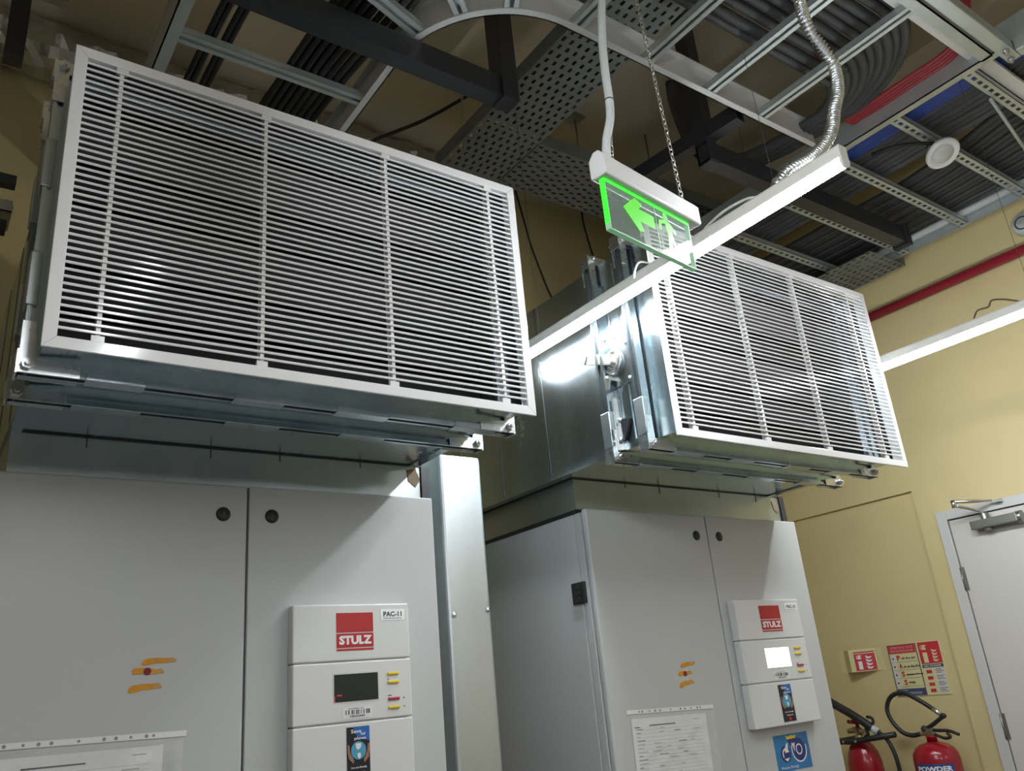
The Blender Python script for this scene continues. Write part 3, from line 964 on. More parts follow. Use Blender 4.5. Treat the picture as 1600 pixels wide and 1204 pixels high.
# vertical galvanized trunking between the two cabinets
t = thing('wall_trunking', 'upright galvanized trunking standing between the two grey cabinets', 'trunking', (1.25, 2.03, 0))
part('cover', MB().box((1.192, 1.950, 0), (1.330, 2.10, 2.158)), M_GALV_R, t, 0.008)
part('side_channel', MB().box((1.115, 2.06, 0), (1.192, 2.16, 2.20)), paint('channel_dull_green', (0.20, 0.24, 0.215), 0.55, metal=0.4), t, 0.003)
for p in ((1.208, 1.711), (1.318, 1.722)):
    part('screw', MB().lathe([(0.0075, 0), (0.0075, 0.003), (0.004, 0.006), (0, 0.006)], (p[0], 1.950, p[1]), (0, -1, 0), 12), M_ZINC, t)


# ------------------------------------------------------------------ LED battens
def batten(label, x, y0, y1, z, cables=False):
    t = thing('batten_light', label, 'light', (x, (y0 + y1) / 2, z))
    h = MB()
    h.prism([(x - 0.0140, y0, z - 0.002), (x + 0.0140, y0, z - 0.002), (x + 0.0150, y0, z + 0.022), (x + 0.012, y0, z + 0.028), (x - 0.012, y0, z + 0.028), (x - 0.0150, y0, z + 0.022)], (0, y1 - y0, 0))
    part('housing', h, M_WARM, t, 0.001)
    # wrap-round diffuser: it also throws light sideways and a little upwards
    n = 12
    A0_, A1_ = PI - 0.38, 2 * PI + 0.38

    def arc(r, ya, zc=z - 0.0075):
        return [(x + r * math.cos(a), ya, zc + r * 1.15 * math.sin(a)) for a in [A0_ + (A1_ - A0_) * k / n for k in range(n + 1)]]
    d = MB()
    d.prism(arc(0.0140, y0 + 0.006), (0, y1 - y0 - 0.012, 0))
    part('diffuser', d, M_LED, t, label='glowing white diffuser')
    for ya in (y0, y1 - 0.006):
        part('end_cap', MB().prism(arc(0.0146, ya), (0, 0.006, 0)), M_WHITE, t)
    for yy in (y0 + 0.17, y1 - 0.16):
        part('suspension_wire', MB().tube([(x, yy, z + 0.028), (x, yy, ZC)], 0.0007, 5), M_CGREY, t)
    return t


ZT = 2.469
TX = 1.455
tubeA = batten('glowing LED batten light running past the exit sign', TX, 0.722, 1.922, ZT)
cb = MB()
cb.tube(smooth_path([(1.453, 0.94, 2.499), (1.451, 0.97, 2.510), (1.449, 1.03, 2.513), (1.453, 1.09, 2.505), (1.455, 1.10, 2.499)]), 0.0035, 6)
part('power_cable', cb, M_WHITE, tubeA, label='thin white cable lying on the housing')
cb = MB()
cb.tube(smooth_path([(1.449, 1.28, 2.499), (1.431, 1.30, 2.509), (1.425, 1.315, 2.491), (1.441, 1.335, 2.483)]), 0.0028, 6)
part('power_cable', cb, M_WHITE, tubeA, label='thin white cable loop hanging beside the housing')
tubeB = batten('glowing LED batten light in front of the yellow wall', 2.705, 0.722, 1.922, ZT)
part('tie_wire', MB().tube(smooth_path([(2.703, 1.075, ZT + 0.028), (2.69, 1.05, ZT + 0.048), (2.70, 1.02, ZT + 0.050), (2.69, 1.00, ZT + 0.062), (2.70, 0.97, ZT + 0.054), (2.705, 0.93, ZT + 0.030)]), 0.0028, 6),
     paint('rusty_wire', (0.16, 0.11, 0.07), 0.7), tubeB, label='twisted brown tie wire')
batten('LED batten light hanging overhead near the left grille', 0.39, -0.38, 0.82, ZT)
batten('LED batten light hanging at the back of the room, left row', 0.39, -2.7, -1.5, ZT)  # assumed lamp out of view, added to brighten the cabinet fronts
batten('LED batten light hanging at the back of the room, right row', 2.775, -2.7, -1.5, ZT)  # second assumed lamp, likewise added for light on the cabinet fronts

# flexible steel conduit feeding the batten
t = thing('flexible_conduit', 'ribbed silver flexible conduit dropping to the batten light', 'conduit', (1.44, 0.88, 2.48))
path = smooth_path([(1.458, 0.885, 2.503), (1.492, 0.87, 2.540), (1.56, 0.855, 2.585), (1.63, 0.85, 2.645), (1.689, 0.85, 2.716), (1.726, 0.85, 2.788), (1.772, 0.85, 2.868), (1.785, 0.85, 2.944),
                    (1.757, 0.85, 2.985), (1.715, 0.85, 3.02), (1.698, 0.85, 3.065), (1.70, 0.85, 3.13), (1.705, 0.85, 3.25), (1.71, 0.85, 3.40)], 14)
rr = [0.0145 + 0.0022 * math.sin(i * PI / 2 * 1.0) for i in range(len(path))]
# ridges: resample finely along the path
fine, rad = [], []
tot = 0
for a, b in zip(path[:-1], path[1:]):
    L = (b - a).length
    k = max(1, int(L / 0.0018))
    for j in range(k):
        fine.append(a.lerp(b, j / k))
        tot += L / k
        rad.append(0.0130 + 0.0036 * math.sin(tot / 0.0105 * 2 * PI))
part('ribbed_hose', MB().tube(fine, rad, 10), M_ZINC, t)
part('gland', MB().tube([(1.455, 0.89, 2.497), (1.469, 0.882, 2.518)], 0.013, 10), M_STEEL, t)


# ------------------------------------------------------------------ exit sign
S = 0.80                                # size of the sign
sx, sy, sz = 0.962, 0.920, 2.392        # lower front left corner of the housing
yaw = math.radians(8.6)
HL, HH, HD = 0.395 * S, 0.072 * S, 0.048 * S
t = thing('exit_sign', 'hanging green and clear exit sign with arrow and running figure', 'exit sign', (sx, sy, sz), None, yaw, True)
hs = MB().prism([(0, 0, 0.004), (0, 0.004, 0), (0, HD - .004, 0), (0, HD, 0.004), (0, HD, HH * .72), (0, HD * .68, HH), (0, HD * .32, HH), (0, 0, HH * .72)], (HL, 0, 0))
part('housing', hs, paint('sign_housing', (0.56, 0.55, 0.545), 0.4), t, 0.003, seg=2)
px0, px1, pz0, py0, py1 = 0.010, HL - 0.040 * S, -0.137 * S, HD / 2 - 0.005, HD / 2 + 0.005
ac = part('acrylic_panel', MB().box((px0, py0, pz0), (px1, py1, -0.0005)), M_ACRYL, t, label='clear acrylic panel')
ge = MB()
ge.box((px0 - 0.0025, py0 - .0005, pz0 + 0.012), (px0 + 0.0005, py1 + .0005, -0.001))
ge.box((px0, py0 - 0.0012, -0.0075), (px1, py0 - 0.0002, -0.0005))
part('glowing_edge', ge, M_GREENE, ac, label='bright green lit edge')
ge = MB()
ge.box((px0, py0 - .0005, pz0 - 0.002), (px1, py1 + .0005, pz0 + 0.0005))
ge.box((px1 - 0.0005, py0, pz0), (px1 + 0.0015, py1, -0.001))
ge.box((px0 - 0.0025, py0 - .0005, pz0 - 0.001), (px0 + 0.0005, py1 + .0005, pz0 + 0.012))
part('glowing_edge', ge, M_GREEND, ac, label='faint green lower edge')
F = Face((px0, py0 - 0.0005, pz0), (1, 0, 0), (0, 0, 1))
W, H = px1 - px0, -pz0
ar = MB()
F.poly(ar, [(W * .17, H * .58), (W * .32, H * .90), (W * .40, H * .84), (W * .355, H * .70), (W * .53, H * .70), (W * .53, H * .44), (W * .355, H * .44), (W * .385, H * .26), (W * .33, H * .22)], 0.0003)
part('arrow', ar, M_GREENP, ac)
mn = MB()
cx, cy = W * .70, H * .50
k = H * 1.05
F.disc(mn, cx - .04 * k, cy + .33 * k, .072 * k, 0.0003, n=14)
F.poly(mn, [(cx - .09 * k, cy + .25 * k), (cx + .08 * k, cy + .23 * k), (cx + .12 * k, cy - .06 * k), (cx - .03 * k, cy - .06 * k)], 0.0003)
F.poly(mn, [(cx - .06 * k, cy + .18 * k), (cx - .24 * k, cy + .12 * k), (cx - .26 * k, cy + .19 * k), (cx - .03 * k, cy + .27 * k)], 0.0003)
F.poly(mn, [(cx - .26 * k, cy + .17 * k), (cx - .19 * k, cy + .15 * k), (cx - .21 * k, cy + .00 * k), (cx - .28 * k, cy + .01 * k)], 0.0003)
F.poly(mn, [(cx + .06 * k, cy + .23 * k), (cx + .24 * k, cy + .10 * k), (cx + .20 * k, cy + .03 * k), (cx + .07 * k, cy + .12 * k)], 0.0003)
F.poly(mn, [(cx - .03 * k, cy + .00 * k), (cx + .08 * k, cy - .03 * k), (cx + .03 * k, cy - .42 * k), (cx - .08 * k, cy - .42 * k)], 0.0003)
F.poly(mn, [(cx + .04 * k, cy - .02 * k), (cx + .12 * k, cy - .05 * k), (cx + .19 * k, cy - .24 * k), (cx + .34 * k, cy - .29 * k), (cx + .33 * k, cy - .38 * k), (cx + .12 * k, cy - .33 * k)], 0.0003)
part('running_figure', mn, M_GREENP, ac)
ln = MB()
F.rect(ln, W * .555, H * .08, W * .56, H * .92, 0.0003)
part('divider_line', ln, M_GREEND, ac)


def chain_mb(p0, p1, link_len=0.0185, r=0.00115):
    p0, p1 = Vector(p0), Vector(p1)
    d = p1 - p0
    n = int(d.length / (link_len * 0.72))
    ax = d.normalized()
    m = MB()
    for i in range(n):
        c = p0 + d * ((i + 0.5) / n)
        a = 0.6 + i * PI / 2 + 0.15 * math.sin(i * 1.7)
        nr = Matrix.Rotation(a, 3, ax) @ ax.orthogonal().normalized()
        m.torus(c, 0.0046, r, nr, 10, 5, sx=link_len * 0.5 / 0.0046, up=ax)
    return m


def to_local(p):
    return Matrix.Rotation(-yaw, 3, 'Z') @ (Vector(p) - Vector((sx, sy, sz)))


part('chain', chain_mb((0.052, HD / 2, HH * 0.98), to_local((1.109, 0.955, 3.30))), M_STEEL, t)
part('chain', chain_mb((HL - 0.028, HD / 2, HH * 0.98), to_local((1.199, 0.985, 3.30))), M_STEEL, t)
cp = [to_local(p) for p in ((0.990, 0.940, 2.440), (0.996, 0.944, 2.467), (1.004, 0.945, 2.501), (1.022, 0.945, 2.554), (1.0275, 0.945, 2.604), (1.029, 0.945, 2.676), (1.036, 0.945, 2.763), (1.053, 0.945, 2.876), (1.075, 0.945, 3.02), (1.10, 0.945, 3.32))]
part('grey_conduit', MB().tube(smooth_path(cp), 0.0086, 10), M_PVC, t, label='bent grey conduit')
part('cable_tie', MB().torus(to_local((1.0275, 0.945, 2.600)), 0.0092, 0.0012, (0.1, 0, 1), 12, 5), M_RUB, t)


# ------------------------------------------------------------------ ladder tray with a bend, and its supports
ZR = 3.30          # underside of the trays
BC = Vector((1.35, 1.72, 0))
RI, RO = 0.35, 0.963
t = thing('cable_ladder', 'galvanized cable ladder with a curved bend above the exit sign', 'cable tray', (1.35, 1.35, ZR))


def rail_path(r, x_end):
    pts = [(BC.x - r, YB - 0.02), (BC.x - r, BC.y)]
    pts += [(BC.x - r * math.cos(a), BC.y - r * math.sin(a)) for a in [PI / 2 * k / 16 for k in range(1, 17)]]
    pts.append((x_end, BC.y - r))
    return pts


def rail(r, x_end, hgt, fl, sgn):
    """bottom flange + web, swept; sgn +1: flange points outwards from the bend centre"""
    m = MB()
    pi_, po = rail_path(r, x_end), rail_path(r + fl * sgn, x_end)
    a = pi_
    for z0, z1, A, B in ((ZR, ZR + 0.004, pi_, po), (ZR, ZR + hgt, pi_, rail_path(r + 0.004 * sgn, x_end)), (ZR + hgt - 0.004, ZR + hgt, pi_, po)):
        vs, fs = [], []
        for (x, y), (u, v) in zip(A, B):
            vs += [(x, y, z0), (u, v, z0), (u, v, z1), (x, y, z1)]
        n = len(A)
        for i in range(n - 1):
            for k in range(4):
                fs.append((i * 4 + k, i * 4 + (k + 1) % 4, i * 4 + 4 + (k + 1) % 4, i * 4 + 4 + k))
        fs += [(0, 1, 2, 3), ((n - 1) * 4 + 3, (n - 1) * 4 + 2, (n - 1) * 4 + 1, (n - 1) * 4)]
        m.add(vs, fs)
    return m


part('side_rail', rail(RI, 2.56, 0.105, 0.024, 1), M_RAIL, t, label='inner side rail with the tight curve')
part('side_rail', rail(RO, 2.655, 0.105, 0.036, -1), M_LADDER, t, label='outer side rail')


def rung(p0, p1, w=0.042, h=0.022):
    p0, p1 = Vector(p0), Vector(p1)
    ax = (p1 - p0) / 2
    sd = ax.cross(Vector((0, 0, 1))).normalized() * (w / 2)
    c = (p0 + p1) / 2
    n_ = sd.normalized()
    m = MB().obox(c + Vector((0, 0, 0.026)), ax, sd, (0, 0, 0.0015))
    for s in (-1, 1):
        m.obox(c + n_ * s * (w / 2 - 0.0015) + Vector((0, 0, 0.015)), ax, n_ * 0.0015, (0, 0, 0.010))
        m.obox(c + n_ * s * (w / 2 - 0.0075) + Vector((0, 0, 0.0055)), ax, n_ * 0.0075, (0, 0, 0.0012))
    return m


for y in (1.95, 2.24, 2.53, 2.82):
    part('rung', rung((BC.x - RO + .003, y, ZR), (BC.x - RI - .003, y, ZR)), M_LADDER, t)
for a in (18, 40, 62):
    a = math.radians(a)
    d = Vector((-math.cos(a), -math.sin(a), 0))
    part('rung', rung(BC + d * (RI + .003) + Vector((0, 0, ZR)), BC + d * (RO - .003) + Vector((0, 0, ZR))), M_LADDER, t)
for x in (1.385, 1.671, 1.957, 2.224):
    part('rung', rung((x, BC.y - RI - .003, ZR), (x, BC.y - RO + .003, ZR)), M_LADDER, t)

# cables: black bundles on the back run of the ladder
def bend_cable(x, z, r, y_break, drift):
    pts = [(x, YB - 0.03, z), (x, 2.3, z), (x + drift * .4, 1.9, z + .004), (x + drift, 1.62, z), (x + drift * 1.7, 1.3, z + .01), (x + drift * 2.4, 0.9, z + .02)]
    return MB().tube(smooth_path(pts, 5), r, 7)


rnd = random.Random(5)
for dx in (0.0, 0.017, 0.046, 0.062):
    solo('power_cable', bend_cable(0.494 + dx, ZR + 0.040, 0.0088, 1.6, 0.012), M_CBLACK,
         'black cable in the thin bundle on the back run of the curved ladder', 'cable', group='thin bundle of black cables')
for i in range(12):
    solo('power_cable', bend_cable(0.735 + (i % 8) * 0.0225, ZR + 0.038 + (i // 8) * 0.02, 0.0105, 1.6, 0.02 + 0.004 * i), M_CBLACK,
         'black cable in the thick bundle on the back run of the curved ladder', 'cable', group='thick bundle of black cables')
# thick grey cables along the front run, turning to run away over the side tray
for i in range(10):
    y = 0.835 + i * 0.036
    xt = 2.585 - 0.010 * i
    rb = 0.16 + (9 - i) * 0.026
    z = ZR + 0.072 + 0.006 * math.sin(i * 2.1)
    pts = [(1.02, y + 0.01, z), (1.4, y, z), (1.8, y + 0.006 * math.sin(i), z), (xt - rb, y, z)]
    pts += [(xt - rb + rb * math.sin(a), y + rb - rb * math.cos(a), z + 0.004) for a in [PI / 2 * k / 6 for k in range(1, 7)]]
    pts += [(xt, 1.62, z + 0.04), (xt, 1.85, z + 0.20), (xt, 1.92, ZC - 0.15), (xt, 1.92, ZC)]
    solo('power_cable', MB().tube(smooth_path(pts, 3), 0.0175, 8), M_CGREY,
         'thick dark grey cable lying along the front run of the ladder', 'cable', group='thick grey cables on the ladder')
for i in range(4):
    x = 2.640 - 0.0165 * i
    solo('power_cable', MB().tube(smooth_path([(x, 0.72, ZR + 0.40), (x, 0.79, ZR + 0.16), (x, 0.85, ZR + 0.075), (x, 1.0, ZR + 0.066), (x, 1.2, ZR + 0.066), (x, 1.26, ZR + 0.10), (x, 1.29, ZR + 0.40)]), 0.0085, 7), M_CRED,
         'red cable in the red bundle beside the side tray rail', 'cable', group='red cables')

# straight side tray along the right wall
t = thing('cable_tray', 'wide cable tray with perforated cross bars along the yellow wall', 'cable tray', (3.2, 1.6, ZR))
XA, XB = 2.655, 3.70
m = MB()
m.box((XA - 0.012, 0.2, ZR), (XA + 0.020, YB - 0.02, ZR + 0.004))
m.box((XA - 0.012, 0.2, ZR), (XA - 0.008, YB - 0.02, ZR + 0.085))
part('side_rail', m, M_LADDER, t, label='side rail over the room')
m = MB()
m.box((XB - 0.030, 0.2, ZR + 0.085), (XB, YB - 0.02, ZR + 0.089))
m.box((XB - 0.004, 0.2, ZR + 0.0), (XB, YB - 0.02, ZR + 0.089))
part('side_rail', m, M_LADDER, t, label='side rail next to the wall')


def slotted_bar(x0, x1, y, z, w=0.042, h=0.022):
    m = MB()
    m.box((x0, y - w / 2, z), (x1, y - w / 2 + 0.002, z + h))
    m.box((x0, y + w / 2 - 0.002, z), (x1, y + w / 2, z + h))
    m.box((x0, y - w / 2, z), (x1, y - w * .16, z + 0.002))
    m.box((x0, y + w * .16, z), (x1, y + w / 2, z + 0.002))
    x = x0
    while x < x1:
        m.box((x, y - w * .16, z), (min(x1, x + 0.016), y + w * .16, z + 0.002))
        x += 0.040
    return m


for y in (0.58, 0.85, 1.118, 1.387, 1.672, 1.955, 2.24, 2.53):
    part('cross_bar', slotted_bar(XA - 0.006, XB - 0.005, y, ZR + 0.003), M_LADDER, t)

# cables on the side tray
def tray_cable(x, z, r, mat, label, group, wob=0.0, x2=None):
    x2 = x if x2 is None else x2
    pts = [(x2, 0.25, z), (x2 + wob, 0.7, z), (x2 + wob, 0.92, z + .003), (x + (x2 - x) * .45, 1.12, z + .003), (x, 1.38, z), (x - wob, 1.6, z), (x, 2.2, z), (x, YB - .03, z)]
    solo('power_cable', MB().tube(smooth_path(pts, 4), r, 7), mat, label, 'cable', group=group)


for i in range(6):
    tray_cable(2.752 + i * 0.0165, ZR + 0.064, 0.0082, M_CBLUE, 'blue cable in the blue bundle on the side tray', 'blue cables')
for i in range(7):
    tray_cable(2.862 + i * 0.0345, ZR + 0.070 + .004 * (i % 2), 0.0165, M_CGREY, 'dark grey cable on the room half of the side tray', 'dark grey side tray cables', 0.004 * math.sin(i * 2))
for i in range(13):
    tray_cable(3.215 + i * 0.0335, ZR + 0.068 + .005 * (i % 2), 0.0158, M_CDARK, 'charcoal cable on the wall half of the side tray', 'charcoal side tray cables', 0.003 * math.sin(i * 3), 3.215 + i * 0.0335 - 0.105 * (1 - i / 13))
solo('conduit_pipe', MB().tube([(3.672, 0.2, ZR + 0.050), (3.672, YB - .03, ZR + 0.050)], 0.017, 12), M_PVC, 'straight grey conduit pipe at the wall edge of the side tray', 'pipe')

# white trunking crossing over both trays at the front
t = thing('cable_trunking', 'white trunking strip crossing the trays at top right', 'trunking', (2.7, 0.80, ZR + 0.033))
part('trunking_body', MB().box((2.05, 0.782, ZR + 0.030), (3.62, 0.828, ZR + 0.046)), M_WHITE, t, 0.002)
t = thing('support_channel', 'grey steel channel bolted across the tray corner at top right', 'bracket', (2.4, 0.70, ZR - 0.045))
part('channel', MB().box((1.9, 0.690, ZR - 0.046), (2.675, 0.730, ZR - 0.002)), M_LADDER, t, 0.003)
part('channel', MB().box((2.630, 0.2, ZR - 0.046), (2.675, 0.689, ZR - 0.002)), M_LADDER, t, 0.003)
for p in ((2.60, 0.705), (2.655, 0.715), (2.65, 0.66)):
    part('bolt', MB().lathe([(0.010, 0), (0.010, 0.006), (0.005, 0.007), (0.005, 0.016), (0, 0.016)], (p[0], p[1], ZR - 0.046), (0, 0, -1), 8), M_STEEL, t)

# black trapeze supports
def channel_beam(a, b, w=0.041, h=0.060):
    a, b = Vector(a), Vector(b)
    ax = (b - a) / 2
    sd = ax.cross(Vector((0, 0, 1))).normalized()
    c = (a + b) / 2
    m = MB()
    m.obox(c - Vector((0, 0, h / 2 - .003)), ax, sd * w / 2, (0, 0, .003))
    m.obox(c + sd * (w / 2 - .003), ax, sd * .003, (0, 0, h / 2 - .006))
    m.obox(c - sd * (w / 2 - .003), ax, sd * .003, (0, 0, h / 2 - .006))
    m.obox(c + sd * (w / 2 - .010) + Vector((0, 0, h / 2 - .003)), ax, sd * .010, (0, 0, .003))
    m.obox(c - sd * (w / 2 - .010) + Vector((0, 0, h / 2 - .003)), ax, sd * .010, (0, 0, .003))
    return m


t = thing('support_bracket', 'black steel trapeze bracket under the curved ladder', 'bracket', (1.0, 1.64, 3.2))
part('beam', channel_beam((0.10, 1.635, 3.245), (1.345, 1.640, 3.245), 0.056, 0.078), M_BLACK, t)
part('post', MB().box((1.285, 1.60, 3.20), (1.345, 1.665, ZC)), M_BLACK, t, 0.002)
part('post', MB().box((0.10, 1.60, 3.20), (0.16, 1.665, ZC)), M_BLACK, t, 0.002)
t = thing('support_bracket', 'black steel trapeze bracket under the side tray with an end cap at the wall', 'bracket', (2.9, 1.55, 3.2))
part('beam', channel_beam((2.12, 1.545, 3.245), (3.40, 1.545, 3.245), 0.056, 0.078), M_BLACK, t)
part('side_arm', channel_beam((2.105, 1.98, 3.335), (2.170, 1.40, 3.335), 0.050, 0.060), M_BLACK, t)
part('end_cap', MB().box((3.395, 1.505, 3.195), (3.425, 1.585, 3.298)), M_RUB, t, 0.003)
part('post', MB().box((2.120, 1.520, 3.20), (2.175, 1.575, ZC)), M_BLACK, t, 0.002)
t = thing('brace_rod', 'thin grey rod slanting below the side tray cables near the right edge', 'rod', (3.1, 0.91, 3.29))
part('rod', MB().tube([(2.86, 0.868, 3.288), (3.45, 0.975, 3.286)], 0.0065, 8), M_LADDER, t)


# perforated tray with a tee, above the ladder
def perforated(m, x0, x1, y0, y1, z, cell=0.036, along='y'):
    nx, ny = max(1, round((x1 - x0) / cell)), max(1, round((y1 - y0) / cell))
    dx, dy = (x1 - x0) / nx, (y1 - y0) / ny
    hx, hy = (0.17, 0.27) if along == 'y' else (0.30, 0.15)
    for i in range(nx):
        for j in range(ny):
            a, b = x0 + i * dx, y0 + j * dy
            q = (0.14 if j % 2 else -0.14) * dx if along == 'y' else 0.0
            w_ = (0.14 if i % 2 else -0.14) * dy if along != 'y' else 0.0
            o = [(a, b, z), (a + dx, b, z), (a + dx, b + dy, z), (a, b + dy, z)]
            h = [(a + q + dx * (.5 - hx), b + w_ + dy * (.5 - hy), z), (a + q + dx * (.5 + hx), b + w_ + dy * (.5 - hy), z), (a + q + dx * (.5 + hx), b + w_ + dy * (.5 + hy), z), (a + q + dx * (.5 - hx), b + w_ + dy * (.5 + hy), z)]
            m.add(o + h, [(0, 1, 5, 4), (1, 2, 6, 5), (2, 3, 7, 6), (3, 0, 4, 7)])


ZP = 3.55
t = thing('perforated_tray', 'perforated galvanized tray with a side branch behind the exit sign', 'cable tray', (1.7, 2.0, ZP))
m = MB()
perforated(m, 1.555, 1.835, 1.0, 2.42, ZP)
mt = paint('perforated_zinc', (0.24, 0.26, 0.255), 0.5, metal=0.6, noise=0.08, nscale=8)
part('tray_bottom', m, mt, t)
m = MB()
m.box((1.552, 1.0, ZP), (1.555, 2.42, ZP + 0.06))
m.box((1.835, 1.0, ZP), (1.838, 2.10, ZP + 0.06))
m.box((1.552, 2.42, ZP), (1.838, 2.423, ZP + 0.06))
part('tray_side', m, mt, t)
m = MB()
perforated(m, 1.84, 3.3, 2.10, 2.40, ZP, 0.036, 'x')
part('branch_bottom', m, mt, t)
m = MB()
m.box((1.838, 2.40, ZP), (3.3, 2.403, ZP + 0.06))
m.box((1.838, 2.097, ZP), (3.3, 2.10, ZP + 0.06))
part('branch_side', m, mt, t)
for x, y in ((1.62, 2.3), (1.78, 1.2), (2.66, 2.25)):
    part('hanger_rod', MB().tube([(x, y, ZP), (x, y, ZC)], 0.005, 6), M_STEEL, t)
for i in range(7):  # added filler cables: they hide the bright ceiling so the holes stay dark
    solo('power_cable', MB().tube([(1.580 + i * 0.038, 1.02, ZP + 0.020), (1.580 + i * 0.038, 2.06, ZP + 0.020)], 0.0185, 7), M_CDARK,
         'dark cable inside the perforated tray, seen only through its holes', 'cable', group='cables in the perforated tray')
for i in range(7):  # same filler along the branch, added to darken its slots
    solo('power_cable', MB().tube([(1.60, 2.125 + i * 0.041, ZP + 0.021), (3.28, 2.125 + i * 0.041, ZP + 0.021)], 0.0195, 7), M_CDARK,
         'dark cable inside the branch of the perforated tray, seen only through its slots', 'cable', group='cables in the tray branch')
# perforated tray end beside the wall
solo('perforated_tray', (lambda m: (perforated(m, 3.42, 3.72, 1.70, 2.5, 3.26), m.box((3.72, 1.70, 3.26), (3.723, 2.5, 3.30)), m)[-1])(MB()), mt,
     'short perforated tray at the wall above the right grille', 'cable tray', (3.57, 2.1, 3.26))

# loose wires hanging on the back wall and a sagging black cable
solo('hanging_wire', MB().tube(smooth_path([(2.36, 2.93, 3.99), (2.40, 2.93, 3.80), (2.43, 2.93, 3.66), (2.50, 2.93, 3.45), (2.60, 2.93, 3.2), (2.62, 2.93, 2.7)]), 0.006, 6), M_CDARK,
     'dark wire hanging on the back wall, nearer the left duct', 'wire')
solo('hanging_wire', MB().tube(smooth_path([(2.82, 2.93, 3.99), (2.825, 2.93, 3.9), (2.87, 2.93, 3.68), (2.95, 2.93, 3.4), (2.96, 2.93, 2.7)]), 0.006, 6), M_CDARK,
     'dark wire hanging on the back wall, nearer the exit sign', 'wire')
t = thing('ceiling_rod', 'thin rod hanging from a small ceiling plate beside the perforated tray', 'rod', (2.27, 2.32, ZC))
part('ceiling_plate', MB().box((2.235, 2.285, ZC - 0.012), (2.305, 2.355, ZC)), M_GALV_D, t)
part('rod', MB().tube([(2.27, 2.32, ZC - 0.01), (2.27, 2.32, ZP)], 0.004, 6), M_STEEL, t)
solo('power_cable', MB().tube(smooth_path([(1.02, 2.45, 3.38), (1.20, 2.35, 3.47), (1.235, 2.35, 3.517), (1.452, 2.35, 3.69), (1.642, 2.35, 3.867), (1.76, 2.35, 3.985)]), 0.0075, 7), M_CBLACK,
     'single black cable slanting up across the ceiling behind the left grille', 'cable')

# foil-wrapped pipe along the top of the back wall
m = MB()
n = 90
rnd = random.Random(9)
vs, fs = [], []
for i in range(n + 1):
    for k in range(14):
        a = 2 * PI * k / 14
        r = 0.105 + rnd.uniform(-0.014, 0.014) + (0.012 if i % 12 == 0 else 0)
        vs.append((-0.9 + 2.75 * i / n, 2.885 + r * math.cos(a), 3.885 + min(r, 0.11) * math.sin(a)))
for i in range(n):
    for k in range(14):
        a, b = i * 14 + k, i * 14 + (k + 1) % 14
        fs.append((a, b, b + 14, a + 14))
fs += [tuple(range(14)), tuple(n * 14 + k for k in range(14))]
m.add(vs, fs, False)
solo('insulated_pipe', m, M_FOIL, 'crumpled foil-wrapped pipe along the top of the back wall', 'pipe', (0.5, 2.885, 3.885))

# black post with stub arms at the far left
t = thing('support_post', 'black steel post with short stub arms at far left', 'post', (0.055, 2.55, 3.52))
part('post', MB().box((0.030, 2.52, 3.53), (0.085, 2.58, ZC)), M_BLACK, t, 0.002)
part('stub_arm', MB().box((0.085, 2.53, 3.825), (0.19, 2.57, 3.86)), M_GALV_D, t)
part('stub_arm', MB().box((0.085, 2.53, 3.655), (0.165, 2.57, 3.69)), M_GALV_D, t)
t = thing('wall_tray', 'small dark cable tray on the wall behind the left duct', 'cable tray', (-0.1, 2.62, 2.96))
part('tray_body', MB().box((-0.6, 2.58, 3.00), (0.115, 2.70, 3.004)).box((-0.6, 2.58, 3.0), (0.115, 2.583, 3.04)), M_GALV_D, t)
part('bracket_arm', MB().box((-0.6, 2.57, 2.93), (0.105, 2.61, 2.965)).box((-0.6, 2.57, 3.095), (0.115, 2.61, 3.125)), M_BLACK, t)
solo('power_cable', MB().tube(smooth_path([(-0.6, 2.62, 3.02), (-0.1, 2.60, 3.02), (0.05, 2.60, 3.035), (0.115, 2.64, 3.05)]), 0.008, 7), M_CGREEN,
     'green cable lying in the small tray at far left', 'cable')

# ------------------------------------------------------------------ things on the right wall
t = thing('sprinkler_pipe', 'red painted pipe running along the yellow wall', 'pipe', (XW - 0.05, 1.4, 3.12))
part('pipe', MB().tube([(XW - 0.05, YF + .02, 3.098), (XW - 0.05, YB - .02, 3.098)], 0.024, 16), M_PIPER, t)
for y in (0.6, 2.4):
    part('pipe_clip', MB().torus((XW - 0.05, y, 3.098), 0.026, 0.004, (0, 1, 0), 16, 6).box((XW - 0.03, y - .01, 3.06), (XW, y + .01, 3.136)), M_PIPER, t)

t = thing('smoke_detector', 'round white detector hanging below the side tray', 'detector', (2.93, 1.09, 3.27))
tilt = Vector((-0.18, -0.42, -0.95)).normalized()
c0 = Vector((2.955, 1.118, 3.284))
part('base', MB().lathe([(0.030, 0), (0.040, 0.004), (0.044, 0.028), (0.052, 0.034)], c0, tilt, 24), M_WHITE, t)
part('head', MB().lathe([(0.050, 0.030), (0.062, 0.034), (0.064, 0.046), (0.058, 0.054), (0.050, 0.054), (0.046, 0.049), (0.0, 0.047)], c0, tilt, 28), M_WHITE, t)
part('sensor_face', MB().lathe([(0.040, 0.047), (0.038, 0.052), (0.0, 0.053)], c0, tilt, 24), paint('detector_face', (0.60, 0.60, 0.57), 0.5), t)
part('bracket', MB().box((2.93, 1.10, 3.28), (2.98, 1.14, 3.302)), M_RUB, t)
solo('detector_cable', MB().tube(smooth_path([(2.94, 1.10, 3.285), (2.86, 1.14, 3.282), (2.80, 1.20, 3.285), (2.79, 1.28, 3.30)]), 0.008, 7), M_RUB,
     'short black cable running to the round white detector', 'cable')
t = thing('alarm_sounder', 'grey round alarm sounder high on the wall above the red pipe', 'alarm', (XW, 1.19, 3.22))
